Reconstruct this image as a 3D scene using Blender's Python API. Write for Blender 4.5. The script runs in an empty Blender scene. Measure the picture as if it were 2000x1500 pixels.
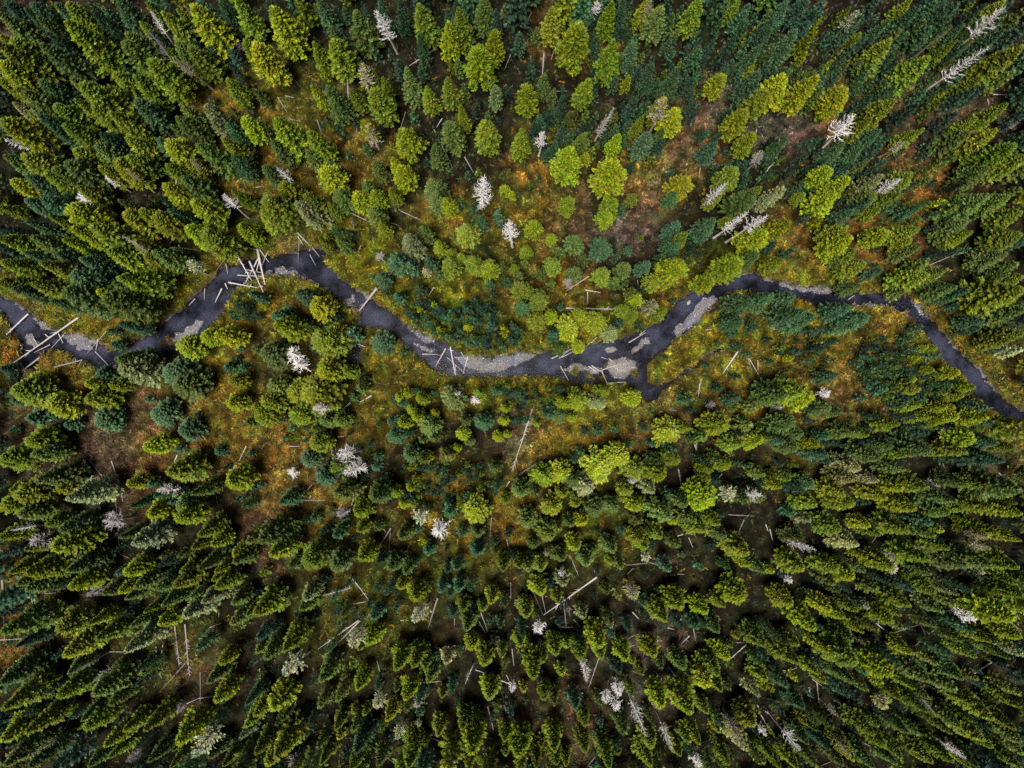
import bpy, math, random
import numpy as np

# ------------------------------------------------------------------ camera, sky, sun, exposure
scene = bpy.context.scene
H = 120.0                      # drone height above the valley floor (m)
FPX = 1400.0                   # focal length in pixels of the 2000 px wide photograph
S = H / FPX                    # metres per photograph pixel on the ground
cam_d = bpy.data.cameras.new("camera"); cam = bpy.data.objects.new("camera", cam_d)
scene.collection.objects.link(cam); scene.camera = cam
cam_d.sensor_width = 36.0; cam_d.lens = 36.0 * FPX / 2000.0
cam_d.clip_start = 0.5; cam_d.clip_end = 2000.0
cam.location = (0, 0, H); cam.rotation_euler = (0, 0, 0)

SUN_EL, SUN_AZ = 73.0, 205.0   # degrees; azimuth clockwise from +Y (top of the picture)
world = bpy.data.worlds.new("World"); scene.world = world; world.use_nodes = True
wn = world.node_tree.nodes; wl = world.node_tree.links
sky = wn.new("ShaderNodeTexSky"); sky.sky_type = 'NISHITA'; sky.sun_disc = False
sky.air_density = 0.7; sky.dust_density = 4.0; sky.ozone_density = 0.3      # a whitish, lightly overcast sky
sky.sun_elevation = math.radians(SUN_EL); sky.sun_rotation = math.radians(SUN_AZ)
bg = wn["Background"]; bg.inputs["Strength"].default_value = 0.046
wl.new(sky.outputs[0], bg.inputs[0])
sun_d = bpy.data.lights.new("sun", 'SUN'); sun_d.energy = 4.4; sun_d.angle = math.radians(24)
sun_d.color = (1.0, 0.96, 0.88)
sun = bpy.data.objects.new("sun", sun_d); scene.collection.objects.link(sun)
sun.rotation_euler = (math.radians(90 - SUN_EL), 0, math.radians(180 - SUN_AZ))
scene.view_settings.view_transform = 'Standard'; scene.view_settings.look = 'None'
scene.view_settings.gamma = 1.0; scene.view_settings.use_curve_mapping = False
scene.view_settings.exposure = 0.88
cy = scene.cycles; cy.use_denoising = False
cy.max_bounces = 4; cy.diffuse_bounces = 2; cy.glossy_bounces = 2; cy.transmission_bounces = 2
cy.transparent_max_bounces = 6; cy.caustics_reflective = False; cy.caustics_refractive = False

rng = np.random.default_rng(7)
random.seed(7)
COL = scene.collection

# ------------------------------------------------------------------ helpers
def P2W(px, py):
    """photograph pixel -> metres on the valley floor"""
    return (np.asarray(px, float) - 1000.0) * S, (750.0 - np.asarray(py, float)) * S

def mesh_np(name, verts, faces, col=None, mat=None, smooth=False):
    """faces: (n,3) or (n,4) int array; col: per-face rgb (stored per corner) or per-vertex rgb"""
    me = bpy.data.meshes.new(name)
    verts = np.asarray(verts, np.float32); faces = np.asarray(faces, np.int32)
    k = faces.shape[1]; n = len(faces)
    me.vertices.add(len(verts)); me.vertices.foreach_set("co", verts.ravel())
    me.loops.add(n * k); me.loops.foreach_set("vertex_index", faces.ravel())
    me.polygons.add(n)
    me.polygons.foreach_set("loop_start", np.arange(n, dtype=np.int32) * k)
    me.polygons.foreach_set("loop_total", np.full(n, k, np.int32))
    if smooth: me.polygons.foreach_set("use_smooth", np.ones(n, bool))
    me.update(calc_edges=True)
    if col is not None:
        col = np.asarray(col, np.float32)
        if len(col) == n and len(col) != len(verts):
            a = me.color_attributes.new("tone", 'FLOAT_COLOR', 'CORNER')
            c4 = np.ones((n * k, 4), np.float32); c4[:, :3] = np.repeat(col, k, 0)
        else:
            a = me.color_attributes.new("tone", 'FLOAT_COLOR', 'POINT')
            c4 = np.ones((len(verts), 4), np.float32); c4[:, :3] = col
        a.data.foreach_set("color", c4.ravel())
    if mat: me.materials.append(mat)
    return me

def add(name, me, parent=None, loc=None, rot=None, scale=None, color=None):
    o = bpy.data.objects.new(name, me); COL.objects.link(o)
    if parent: o.parent = parent
    if loc is not None: o.location = loc
    if rot is not None: o.rotation_euler = rot
    if scale is not None: o.scale = scale
    if color is not None: o.color = (*color, 1.0)
    return o

def tag(o, label=None, cat=None, group=None, kind=None):
    if label: o["label"] = label
    if cat: o["category"] = cat
    if group: o["group"] = group
    if kind: o["kind"] = kind
    return o

def in_poly(x, y, poly):
    poly = np.asarray(poly); ins = np.zeros(x.shape, bool); j = len(poly) - 1
    for i in range(len(poly)):
        xi, yi = poly[i]; xj, yj = poly[j]
        if yi != yj:
            c = ((yi > y) != (yj > y)) & (x < (xj - xi) * (y - yi) / (yj - yi) + xi)
            ins ^= c
        j = i
    return ins

def dist_poly(x, y, poly, closed=True):
    poly = np.asarray(poly, float); d = np.full(x.shape, 1e9)
    n = len(poly)
    for i in range(n if closed else n - 1):
        a = poly[i]; b = poly[(i + 1) % n]; ab = b - a; L = (ab ** 2).sum() + 1e-9
        t = np.clip(((x - a[0]) * ab[0] + (y - a[1]) * ab[1]) / L, 0, 1)
        d = np.minimum(d, np.hypot(x - a[0] - t * ab[0], y - a[1] - t * ab[1]))
    return d

def sdist(x, y, poly):            # positive inside
    d = dist_poly(x, y, poly); return np.where(in_poly(x, y, poly), d, -d)

def smooth(a, b, v):
    t = np.clip((v - a) / (b - a), 0, 1); return t * t * (3 - 2 * t)

_nr = np.random.default_rng(3); _perm = _nr.random((64, 64))
def vnoise(x, y):
    xi = np.floor(x).astype(int); yi = np.floor(y).astype(int); fx = x - xi; fy = y - yi
    fx = fx * fx * (3 - 2 * fx); fy = fy * fy * (3 - 2 * fy)
    g = lambda a, b: _perm[a % 64, b % 64]
    return (g(xi, yi) * (1 - fx) + g(xi + 1, yi) * fx) * (1 - fy) + (g(xi, yi + 1) * (1 - fx) + g(xi + 1, yi + 1) * fx) * fy
def fbm(x, y, o=3):
    s = 0; a = 0.5
    for k in range(o): s = s + a * vnoise(x + 17 * k, y + 31 * k); x = x * 2.03; y = y * 2.03; a *= 0.5
    return s

# ------------------------------------------------------------------ materials
def mat_new(name):
    m = bpy.data.materials.new(name); m.use_nodes = True
    nt = m.node_tree; return m, nt, nt.nodes["Principled BSDF"]

def make_foliage():
    m, nt, b = mat_new("needles")
    at = nt.nodes.new("ShaderNodeAttribute"); at.attribute_name = "tone"
    oi = nt.nodes.new("ShaderNodeObjectInfo")
    mx = nt.nodes.new("ShaderNodeMix"); mx.data_type = 'RGBA'; mx.blend_type = 'MULTIPLY'
    mx.inputs[0].default_value = 1.0
    nt.links.new(at.outputs["Color"], mx.inputs[6]); nt.links.new(oi.outputs["Color"], mx.inputs[7])
    nt.links.new(mx.outputs[2], b.inputs["Base Color"])
    b.inputs["Roughness"].default_value = 0.55; b.inputs["Specular IOR Level"].default_value = 0.25
    tr = nt.nodes.new("ShaderNodeBsdfTranslucent"); nt.links.new(mx.outputs[2], tr.inputs[0])
    ms = nt.nodes.new("ShaderNodeMixShader"); ms.inputs[0].default_value = 0.22
    nt.links.new(b.outputs[0], ms.inputs[1]); nt.links.new(tr.outputs[0], ms.inputs[2])
    nt.links.new(ms.outputs[0], nt.nodes["Material Output"].inputs[0])
    return m
M_LEAF = make_foliage()

def make_bark(name, dark=0.55):
    m, nt, b = mat_new(name)
    oi = nt.nodes.new("ShaderNodeObjectInfo"); tc = nt.nodes.new("ShaderNodeTexCoord")
    mp = nt.nodes.new("ShaderNodeMapping"); mp.inputs["Scale"].default_value = (9, 9, 1.2)
    nz = nt.nodes.new("ShaderNodeTexNoise"); nz.inputs["Scale"].default_value = 1.6; nz.inputs["Detail"].default_value = 5
    rp = nt.nodes.new("ShaderNodeValToRGB")
    rp.color_ramp.elements[0].position = 0.3; rp.color_ramp.elements[0].color = (dark, dark * .9, dark * .8, 1)
    rp.color_ramp.elements[1].position = 0.62; rp.color_ramp.elements[1].color = (1, 1, 1, 1)
    mx = nt.nodes.new("ShaderNodeMix"); mx.data_type = 'RGBA'; mx.blend_type = 'MULTIPLY'; mx.inputs[0].default_value = 1
    bp = nt.nodes.new("ShaderNodeBump"); bp.inputs["Strength"].default_value = 0.5; bp.inputs["Distance"].default_value = 0.03
    L = nt.links.new
    L(tc.outputs["Object"], mp.inputs[0]); L(mp.outputs[0], nz.inputs[0]); L(nz.outputs[0], rp.inputs[0])
    L(rp.outputs[0], mx.inputs[6]); L(oi.outputs["Color"], mx.inputs[7]); L(mx.outputs[2], b.inputs["Base Color"])
    L(nz.outputs[0], bp.inputs["Height"]); L(bp.outputs[0], b.inputs["Normal"])
    b.inputs["Roughness"].default_value = 0.85
    return m
M_BARK = make_bark("bark")

def make_ground():
    m, nt, b = mat_new("valley_soil")
    at = nt.nodes.new("ShaderNodeAttribute"); at.attribute_name = "tone"
    tc = nt.nodes.new("ShaderNodeTexCoord")
    n1 = nt.nodes.new("ShaderNodeTexNoise"); n1.inputs["Scale"].default_value = 4.5; n1.inputs["Detail"].default_value = 8; n1.inputs["Roughness"].default_value = 0.75
    r1 = nt.nodes.new("ShaderNodeValToRGB")
    r1.color_ramp.elements[0].position = 0.32; r1.color_ramp.elements[0].color = (.22, .2, .2, 1)
    r1.color_ramp.elements[1].position = 0.68; r1.color_ramp.elements[1].color = (1.9, 1.85, 1.7, 1)
    n2 = nt.nodes.new("ShaderNodeTexNoise"); n2.inputs["Scale"].default_value = 0.7; n2.inputs["Detail"].default_value = 4
    hs = nt.nodes.new("ShaderNodeHueSaturation"); hs.inputs["Saturation"].default_value = 1.05
    mr = nt.nodes.new("ShaderNodeMapRange"); mr.inputs[3].default_value = .46; mr.inputs[4].default_value = .54
    mx = nt.nodes.new("ShaderNodeMix"); mx.data_type = 'RGBA'; mx.blend_type = 'MULTIPLY'; mx.inputs[0].default_value = 1
    bp = nt.nodes.new("ShaderNodeBump"); bp.inputs["Strength"].default_value = 0.9; bp.inputs["Distance"].default_value = 0.15
    L = nt.links.new
    L(tc.outputs["Object"], n1.inputs[0]); L(tc.outputs["Object"], n2.inputs[0]); L(n1.outputs[0], r1.inputs[0])
    L(at.outputs["Color"], hs.inputs["Color"]); L(n2.outputs[0], mr.inputs[0]); L(mr.outputs[0], hs.inputs["Hue"])
    L(hs.outputs[0], mx.inputs[6]); L(r1.outputs[0], mx.inputs[7]); L(mx.outputs[2], b.inputs["Base Color"])
    L(n1.outputs[0], bp.inputs["Height"]); L(bp.outputs[0], b.inputs["Normal"])
    b.inputs["Roughness"].default_value = 0.95; b.inputs["Specular IOR Level"].default_value = 0.1
    return m
M_GROUND = make_ground()

def make_stone():
    m, nt, b = mat_new("river_stone")
    at = nt.nodes.new("ShaderNodeAttribute"); at.attribute_name = "tone"
    tc = nt.nodes.new("ShaderNodeTexCoord")
    n1 = nt.nodes.new("ShaderNodeTexNoise"); n1.inputs["Scale"].default_value = 6; n1.inputs["Detail"].default_value = 5
    r1 = nt.nodes.new("ShaderNodeValToRGB")
    r1.color_ramp.elements[0].color = (.6, .6, .6, 1); r1.color_ramp.elements[1].color = (1.3, 1.3, 1.3, 1)
    mx = nt.nodes.new("ShaderNodeMix"); mx.data_type = 'RGBA'; mx.blend_type = 'MULTIPLY'; mx.inputs[0].default_value = 1
    nt.links.new(tc.outputs["Object"], n1.inputs[0]); nt.links.new(n1.outputs[0], r1.inputs[0])
    nt.links.new(at.outputs["Color"], mx.inputs[6]); nt.links.new(r1.outputs[0], mx.inputs[7])
    nt.links.new(mx.outputs[2], b.inputs["Base Color"]); b.inputs["Roughness"].default_value = 0.8
    return m
M_STONE = make_stone()

def make_water():
    m, nt, b = mat_new("river_water"); nt.nodes.remove(b)
    tr = nt.nodes.new("ShaderNodeBsdfTransparent"); tr.inputs[0].default_value = (0.43, 0.45, 0.54, 1)
    gl = nt.nodes.new("ShaderNodeBsdfGlossy"); gl.inputs["Roughness"].default_value = 0.16
    fr = nt.nodes.new("ShaderNodeFresnel"); fr.inputs[0].default_value = 1.25
    tc = nt.nodes.new("ShaderNodeTexCoord")
    nz = nt.nodes.new("ShaderNodeTexNoise"); nz.inputs["Scale"].default_value = 2.6; nz.inputs["Detail"].default_value = 5; nz.inputs["Roughness"].default_value = 0.65
    bp = nt.nodes.new("ShaderNodeBump"); bp.inputs["Strength"].default_value = 0.35; bp.inputs["Distance"].default_value = 0.05
    ms = nt.nodes.new("ShaderNodeMixShader"); L = nt.links.new
    L(tc.outputs["Object"], nz.inputs[0]); L(nz.outputs[0], bp.inputs["Height"])
    L(bp.outputs[0], gl.inputs["Normal"]); L(bp.outputs[0], fr.inputs["Normal"])
    L(fr.outputs[0], ms.inputs[0]); L(tr.outputs[0], ms.inputs[1]); L(gl.outputs[0], ms.inputs[2])
    L(ms.outputs[0], nt.nodes["Material Output"].inputs[0])
    return m
M_WATER = make_water()

# ------------------------------------------------------------------ the river (photograph pixels -> metres)
NORTH = """-90 520 -40 555 0 580 30 592 55 610 75 625 98 640 120 652 140 652 180 660 200 672 212 685 235 685 262 667 287 655 312 635 330 615
360 597 367 582 400 560 420 535 430 522 462 517 475 507 500 503 525 500 550 497 582 490 612 484 640 483 671 480 672 487 640 492 632 500 632 515 645 522 662 540
680 555 697 570 720 577 737 592 762 607 782 625 800 637 825 650 850 662 875 672 900 690 925 697 975 697 1000 690 1045 690
1075 685 1107 682 1150 672 1192 665 1225 657 1262 642 1287 630 1307 610 1327 587 1350 572 1375 560 1405 552 1425 545 1435 535
1475 532 1500 545 1537 550 1562 560 1635 562 1675 572 1725 572 1775 577 1792 592 1812 615 1837 642 1862 670 1887 697 1920 722
1932 745 1955 770 1975 787 2000 800 2040 822 2090 850"""
SOUTH = """-90 570 -40 590 0 610 10 627 25 652 37 667 38 693 30 712 50 724 66 724 72 708 78 690 105 681 135 690 143 704 150 706 160 702 175 710 195 725 207 727 225 717 232 702 262 699 287 697
325 697 357 690 375 678 390 662 400 645 420 625 440 600 447 582 460 562 475 555 492 545 520 530 537 535 575 538 605 547 625 560
645 570 665 585 677 597 702 610 700 625 698 645 692 668 684 690 683 710 697 708 706 712 703 690 702 665 708 640 730 637 750 645 770 652 787 672 812 692 830 710 850 725 875 735 925 737
975 737 1000 735 1075 735 1107 740 1140 747 1187 750 1232 750 1255 770 1262 785 1287 780 1295 765 1312 751 1342 729 1366 713 1389 694 1409 688 1412 681 1388 686
1363 708 1339 724 1308 746 1285 756 1270 752 1262 740 1264 715 1277 697 1300 685 1322 657 1355 640 1372 615 1400 590 1410 577 1425 572
1450 567 1490 572 1532 572 1570 582 1600 600 1612 610 1637 597 1675 595 1725 595 1750 602 1772 617 1795 632 1807 650 1825 670
1842 700 1862 717 1882 732 1900 750 1910 775 1937 800 1962 822 1987 837 2030 865 2090 905"""
def pts(s):
    a = np.array([float(v) for v in s.split()]).reshape(-1, 2)
    x, y = P2W(a[:, 0], a[:, 1]); return np.stack([x, y], 1)
RIVER = np.concatenate([pts(NORTH), pts(SOUTH)[::-1]])
BARS = [pts(s) for s in (
    "518 532 535 522 560 521 580 530 604 547 570 540", "118 654 150 652 184 664 174 682 150 682 128 668",
    "316 674 326 658 355 645 382 626 396 624 384 652 356 670 330 679", "798 643 820 649 848 661 850 672 836 673 814 660",
    "806 667 825 671 852 686 842 691 817 681", "888 696 910 695 960 698 1020 692 1056 688 1032 704 1002 714 980 723 940 725 903 719 892 709",
    "1396 572 1404 588 1374 617 1350 642 1324 658 1318 650 1334 624 1358 599 1379 581", "1172 712 1198 700 1232 695 1249 707 1240 724 1226 737 1200 738 1188 724",
    "1096 722 1120 712 1160 711 1178 720 1160 730 1110 727", "1153 686 1180 679 1204 675 1208 684 1176 691",
    "1488 543 1540 551 1600 561 1638 563 1622 574 1580 571 1540 562", "1673 596 1700 590 1732 594 1754 605 1720 604",
    "46 654 60 653 72 670 66 682 51 673", "52 609 75 624 97 641 92 646 70 634 52 618", "205 718 229 707 230 719 210 727",
    "700 566 716 577 724 582 712 583", "668 586 690 575 700 590 680 597","1788 590 1800 600 1812 622 1800 616","1240 668 1275 655 1262 676 1235 690",
    "1030 640 1031 640 1031 641")]
WATER_Z = -0.55

def ground_z(x, y):
    x = np.asarray(x, float); y = np.asarray(y, float)
    base = 0.9 * (fbm(x * 0.05 + 9, y * 0.05 + 4) - 0.45) + 0.25 * (fbm(x * 0.4, y * 0.4) - 0.45)
    sd = sdist(x, y, RIVER)
    base = base * smooth(0.0, -9.0, sd)
    wob = 1.1 * (fbm(x * 0.8 + 5, y * 0.8) - 0.45) + .5 * (vnoise(x * 2.3, y * 2.3) - .5)
    u = sd + wob + 0.3
    bed = -0.95 + 0.45 * (fbm(x * 0.35 + 3, y * 0.35 + 8) - 0.45)
    k = smooth(0.0, 0.55, u)
    z = base * (1 - k) + bed * k
    for b in BARS:
        s = sdist(x, y, b) + 1.7 * (fbm(x * 0.9, y * 0.9 + 3) - 0.48)
        bz = -1.0 + 0.55 * smooth(-0.9, 0.3, s) + 0.16 * smooth(0.2, 1.6, s) + 0.12 * (fbm(x * 1.7, y * 1.7) - .45)
        z = np.where(s > -0.9, np.maximum(z, np.minimum(bz, -0.28)), z)
    return z, sd

# floor colours: (px, py, radius px, linear rgb)
OLIVE = (.070, .062, .007); GOLD = (.160, .102, .012); ORANGE = (.168, .088, .017); RUST = (.098, .058, .028); MAUVE = (.094, .064, .047); YEL = (.122, .108, .006)
PATCHES = [(1190, 450, 26, MAUVE), (1215, 440, 26, MAUVE), (1255, 405, 26, MAUVE), (1275, 370, 24, MAUVE), (1300, 335, 24, MAUVE), (1322, 300, 24, MAUVE), (1345, 265, 24, MAUVE), (1385, 222, 24, MAUVE), (1460, 178, 26, MAUVE), (1500, 255, 26, MAUVE), (1535, 240, 26, MAUVE), (450, 830, 70, GOLD), (545, 915, 60, ORANGE), (560, 960, 50, ORANGE), (250, 840, 110, RUST), (180, 920, 70, MAUVE), (330, 880, 70, ORANGE), (410, 740, 60, GOLD),
    (1240, 435, 42, MAUVE), (1250, 375, 45, ORANGE), (1280, 330, 50, GOLD), (1425, 190, 38, MAUVE), (1370, 240, 30, MAUVE), (1350, 270, 50, ORANGE), (1040, 400, 55, GOLD), (1120, 430, 45, RUST), (980, 450, 50, OLIVE),
    (1640, 220, 45, ORANGE), (1570, 240, 40, MAUVE), (1850, 225, 80, RUST), (1800, 370, 60, ORANGE), (1690, 490, 60, ORANGE), (1560, 470, 50, ORANGE), (1830, 170, 50, RUST),
    (1150, 850, 80, GOLD), (1290, 805, 60, RUST), (1060, 850, 50, GOLD), (1010, 840, 35, MAUVE), (760, 780, 50, OLIVE), (730, 820, 40, GOLD), (860, 590, 70, YEL), (700, 540, 60, YEL), (1030, 660, 40, OLIVE),
    (330, 610, 60, YEL), (220, 625, 60, GOLD), (25, 690, 45, ORANGE), (110, 730, 70, GOLD), (100, 790, 60, RUST), (1900, 650, 60, YEL), (1970, 765, 40, YEL), (1985, 730, 35, RUST), (1810, 590, 30, ORANGE), (1960, 880, 50, RUST),
    (1620, 740, 90, GOLD), (1740, 640, 50, ORANGE), (1400, 640, 60, YEL), (1320, 700, 45, YEL), (1480, 650, 70, GOLD), (1550, 560, 60, YEL), (1450, 740, 70, GOLD), (560, 590, 80, GOLD), (620, 620, 50, RUST), (640, 480, 60, YEL),
    (560, 480, 30, MAUVE), (590, 480, 30, RUST), (540, 505, 40, YEL), (870, 420, 40, GOLD), (850, 490, 60, OLIVE), (570, 200, 80, OLIVE), (590, 330, 70, GOLD), (690, 320, 60, GOLD), (460, 210, 70, GOLD), (460, 340, 50, GOLD),
    (870, 1000, 60, GOLD), (640, 1030, 60, GOLD), (560, 1040, 60, RUST), (600, 870, 40, ORANGE), (700, 1180, 90, OLIVE), (340, 1260, 70, OLIVE), (390, 1330, 50, RUST), (30, 1150, 60, GOLD), (20, 1270, 50, ORANGE), (890, 1090, 60, OLIVE),
    (1570, 905, 50, OLIVE), (1700, 790, 40, ORANGE), (1640, 770, 40, RUST), (1180, 690, 30, YEL), (1080, 580, 60, GOLD), (1300, 570, 30, ORANGE), (930, 690, 60, YEL), (1150, 1000, 90, OLIVE), (1000, 1020, 60, GOLD), (1080, 300, 50, GOLD),
    (1100, 65, 40, ORANGE), (1180, 80, 40, GOLD), (20, 100, 50, RUST), (340, 65, 50, RUST), (60, 20, 50, RUST), (1270, 1290, 60, MAUVE), (1100, 1420, 60, RUST), (790, 760, 60, OLIVE), (680, 740, 60, OLIVE)]
def floor_rgb(x, y, sd):
    px = x / S + 1000; py = 750 - y / S
    w = np.full(x.shape, 0.55); c = np.empty(x.shape + (3,)); c[:] = np.array((.017, .014, .006)) * 0.55
    n = fbm(x * 0.12 + 40, y * 0.12 + 11)
    wet = smooth(-7.5, -1.0, sd); c += wet[..., None] * np.array(YEL) * 1.7; w += wet * 1.7
    for (a, b, r, col) in PATCHES:
        g = 2.2 * np.exp(-((px - a) ** 2 + (py - b) ** 2) / (r * r)); g *= 0.4 + 1.2 * n
        c += g[..., None] * np.array(col); w += g
    c /= w[..., None]
    f = fbm(x * 0.55, y * 0.55); g2 = fbm(x * 0.9 + 70, y * 0.9 + 20)
    c *= (0.5 + 1.0 * f)[..., None]
    k1 = vnoise(x * .95 + 3, y * .95 + 8); k2 = vnoise(x * 2.1 + 13, y * 2.1 + 5); k3 = vnoise(x * .6 + 31, y * .6 + 44)
    c *= ((0.35 + 1.35 * k1 ** 1.4) * (0.45 + 1.15 * k2 ** 1.3))[..., None]
    c[..., 0] *= .70 + .42 * k3; c[..., 1] *= 1.10 - .2 * k3
    c[..., 0] *= 0.86 + 0.32 * g2; c[..., 2] *= 1.25 - 0.5 * g2
    return c

# ground sheet: a fine lattice under the picture that stretches out to far away
def axis(half, step, far):
    a = np.arange(-half, half + 1e-6, step); e = half * np.geomspace(1.06, far / half, 14)
    return np.concatenate([-e[::-1], a, e])
gx = axis(96.0, 0.38, 900.0); gy = axis(74.0, 0.38, 900.0)
X, Y = np.meshgrid(gx, gy)
Z, SD = ground_z(X, Y)
rgb = floor_rgb(X, Y, SD) * .62
bedc = np.array((.108, .110, .134)) * (0.3 + 1.0 * smooth(.3, .62, fbm(X * 0.3 + 2, Y * 0.3 + 60)) + .5 * (vnoise(X * 1.7, Y * 1.7) - .5))[..., None]
kb = smooth(-0.15, 0.45, SD)[..., None]
soil = smooth(-1.0, -0.1, SD)[..., None] * 0.55
rgb = rgb * (1 - soil) + np.array((.045, .030, .020)) * soil
rgb = rgb * (1 - kb) + bedc * kb
bar_k = np.zeros(X.shape)
for b in BARS: bar_k = np.maximum(bar_k, smooth(-0.7, 0.7, sdist(X, Y, b) + 1.7 * (fbm(X * 0.9, Y * 0.9 + 3) - 0.48)))
bar_k *= (SD > -0.4)
rgb = rgb * (1 - bar_k[..., None]) + (np.array((.115, .112, .124)) * ((0.55 + 0.9 * fbm(X * 0.8, Y * 0.8)) * (.45 + .6 * smooth(WATER_Z - .05, WATER_Z + .2, Z)))[..., None] * (1 + (fbm(X * .5 + 90, Y * .5)[..., None] - .45) * np.array((.5, .2, -.5)))) * bar_k[..., None]
ny, nx = X.shape
idx = np.arange(nx * ny).reshape(ny, nx)
F = np.stack([idx[:-1, :-1], idx[:-1, 1:], idx[1:, 1:], idx[1:, :-1]], -1).reshape(-1, 4)
V = np.stack([X, Y, Z], -1).reshape(-1, 3)
tag(add("ground", mesh_np("ground", V, F, rgb.reshape(-1, 3), M_GROUND, True)), kind="structure")

# water surface: the cells of a lattice that lie in the channel or just under its banks
wxs = np.arange(-96, 96, 0.8); wys = np.arange(-74, 74, 0.8)
WX, WY = np.meshgrid(wxs, wys); wsd = sdist(WX, WY, RIVER)
wi = np.arange(WX.size).reshape(WX.shape)
cell = (wsd[:-1, :-1] > -1.0) | (wsd[1:, 1:] > -1.0)
WF = np.stack([wi[:-1, :-1], wi[:-1, 1:], wi[1:, 1:], wi[1:, :-1]], -1)[cell]
WV = np.stack([WX, WY, np.full(WX.shape, WATER_Z)], -1).reshape(-1, 3)
u, inv = np.unique(WF, return_inverse=True)
tag(add("river", mesh_np("river", WV[u], inv.reshape(-1, 4), None, M_WATER, True)), kind="structure")

def gz(x, y):
    z, s = ground_z(np.array([x]), np.array([y])); return float(z[0]), float(s[0])

# ------------------------------------------------------------------ gravel, grass, low shrubs: masses nobody could count
def blob_mesh(base_v, base_f, pos, scl, rotz, col):
    """many copies of a small template joined: pos (n,3), scl (n,3), rotz (n)"""
    c, s = np.cos(rotz), np.sin(rotz)
    v = base_v[None] * scl[:, None, :]
    x = v[..., 0] * c[:, None] - v[..., 1] * s[:, None]; y = v[..., 0] * s[:, None] + v[..., 1] * c[:, None]
    V = np.stack([x, y, v[..., 2]], -1) + pos[:, None, :]
    n = len(pos); F = base_f[None] + (np.arange(n) * len(base_v))[:, None, None]
    C = np.repeat(col, len(base_f), 0)
    return V.reshape(-1, 3), F.reshape(-1, base_f.shape[1]), C

OCT_V = np.array([(1, 0, .1), (.4, .8, 0), (-.6, .7, .15), (-1, -.1, 0), (-.3, -.85, .1), (.7, -.7, 0), (.1, 0, .75)], float)
OCT_F = np.array([(0, 1, 6), (1, 2, 6), (2, 3, 6), (3, 4, 6), (4, 5, 6), (5, 0, 6)])
def gravel():
    P = []
    for b in BARS:
        if len(b) < 4: continue
        lo, hi = b.min(0) - 0.6, b.max(0) + 0.6
        n = int((hi - lo).prod() * 17) + 1
        q = lo + rng.random((n, 2)) * (hi - lo)
        k = sdist(q[:, 0], q[:, 1], b); P.append(q[rng.random(n) < smooth(-0.9, 0.3, k)])
    q = np.stack([rng.uniform(-88, 88, 160000), rng.uniform(-16, 26, 160000)], 1)
    sd = sdist(q[:, 0], q[:, 1], RIVER); rif = fbm(q[:, 0] * .25, q[:, 1] * .25)
    q = q[(sd > 0.1) & (rng.random(len(q)) < 0.06 + .9 * smooth(.5, .66, rif))]
    P.append(q); P = np.concatenate(P)
    z, sd = ground_z(P[:, 0], P[:, 1]); ok = sd > -0.25; P = P[ok]; z = z[ok]; n = len(P)
    r = 0.05 + 0.09 * rng.random(n) ** 4 + 0.04 * rng.random(n)
    col = np.array((.24, .234, .255)) * (0.3 + 1.0 * rng.random((n, 1)) ** 2) * (1 + .1 * rng.standard_normal((n, 3)))
    V, F, C = blob_mesh(OCT_V, OCT_F, np.column_stack([P, z - r * .25]), np.column_stack([r, r * rng.uniform(.6, 1, n), r]), rng.random(n) * 6.28, np.clip(col, .03, .7))
    tag(add("gravel", mesh_np("gravel", V, F, C, M_STONE)), "grey and white river pebbles on the bars and the stream bed", "gravel", kind="stuff")
gravel()

def tuft_template(nb, seed, spread=.6, up=1.0, w=.2):
    r = np.random.default_rng(seed); v = []; f = []
    for i in range(nb):
        a = r.random() * 6.28; o = r.random() * .45; cx, cy_ = o * math.cos(a), o * math.sin(a)
        b = a + r.normal() * .5; dx, dy = math.cos(b), math.sin(b); l = spread * (.5 + r.random() * .7)
        k = len(v)
        v += [(cx - dy * w, cy_ + dx * w, 0), (cx + dy * w, cy_ - dx * w, 0), (cx + dx * l, cy_ + dy * l, up * (.5 + .6 * r.random()))]
        f.append((k, k + 1, k + 2))
    return np.array(v), np.array(f)

def grass():
    n = 150000
    q = np.stack([rng.uniform(-93, 93, n), rng.uniform(-71, 71, n)], 1)
    z, sd = ground_z(q[:, 0], q[:, 1]); ok = sd < 0.05; q, z, sd = q[ok], z[ok], sd[ok]
    c = floor_rgb(q[:, 0], q[:, 1], sd); n = len(q)
    lum = c.sum(1); keep = rng.random(n) < np.clip(lum / .13, .35, 1); q, z, c, sd = q[keep], z[keep], c[keep], sd[keep]; n = len(q)
    c = c * (0.35 + 1.9 * rng.random((n, 1)) ** 1.6) * 1.2
    odd = rng.random(n) < .04; c[odd] = np.array((.20, .125, .010)) * (.6 + .6 * rng.random((odd.sum(), 1)))
    gr = rng.random(n) < .10; c[gr] = np.array((.045, .075, .018)) * (.6 + .7 * rng.random((gr.sum(), 1)))
    r = .24 + .34 * rng.random(n) ** 2
    Vs, Fs, Cs, off = [], [], [], 0
    for k in range(4):
        s = np.arange(n) % 4 == k; bv, bf = tuft_template(4, 100 + k, .95, 1.0, .3)
        V, F, C = blob_mesh(bv, bf, np.column_stack([q[s], z[s] - .02]), np.column_stack([r[s], r[s], r[s] * .8]), rng.random(s.sum()) * 6.28, c[s])
        Vs.append(V); Fs.append(F + off); Cs.append(C); off += len(V)
    tag(add("grass", mesh_np("grass", np.concatenate(Vs), np.concatenate(Fs), np.concatenate(Cs), M_LEAF)), "olive, gold and rust autumn grass and herbs covering the valley floor", "grass", kind="stuff")
grass()

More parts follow.
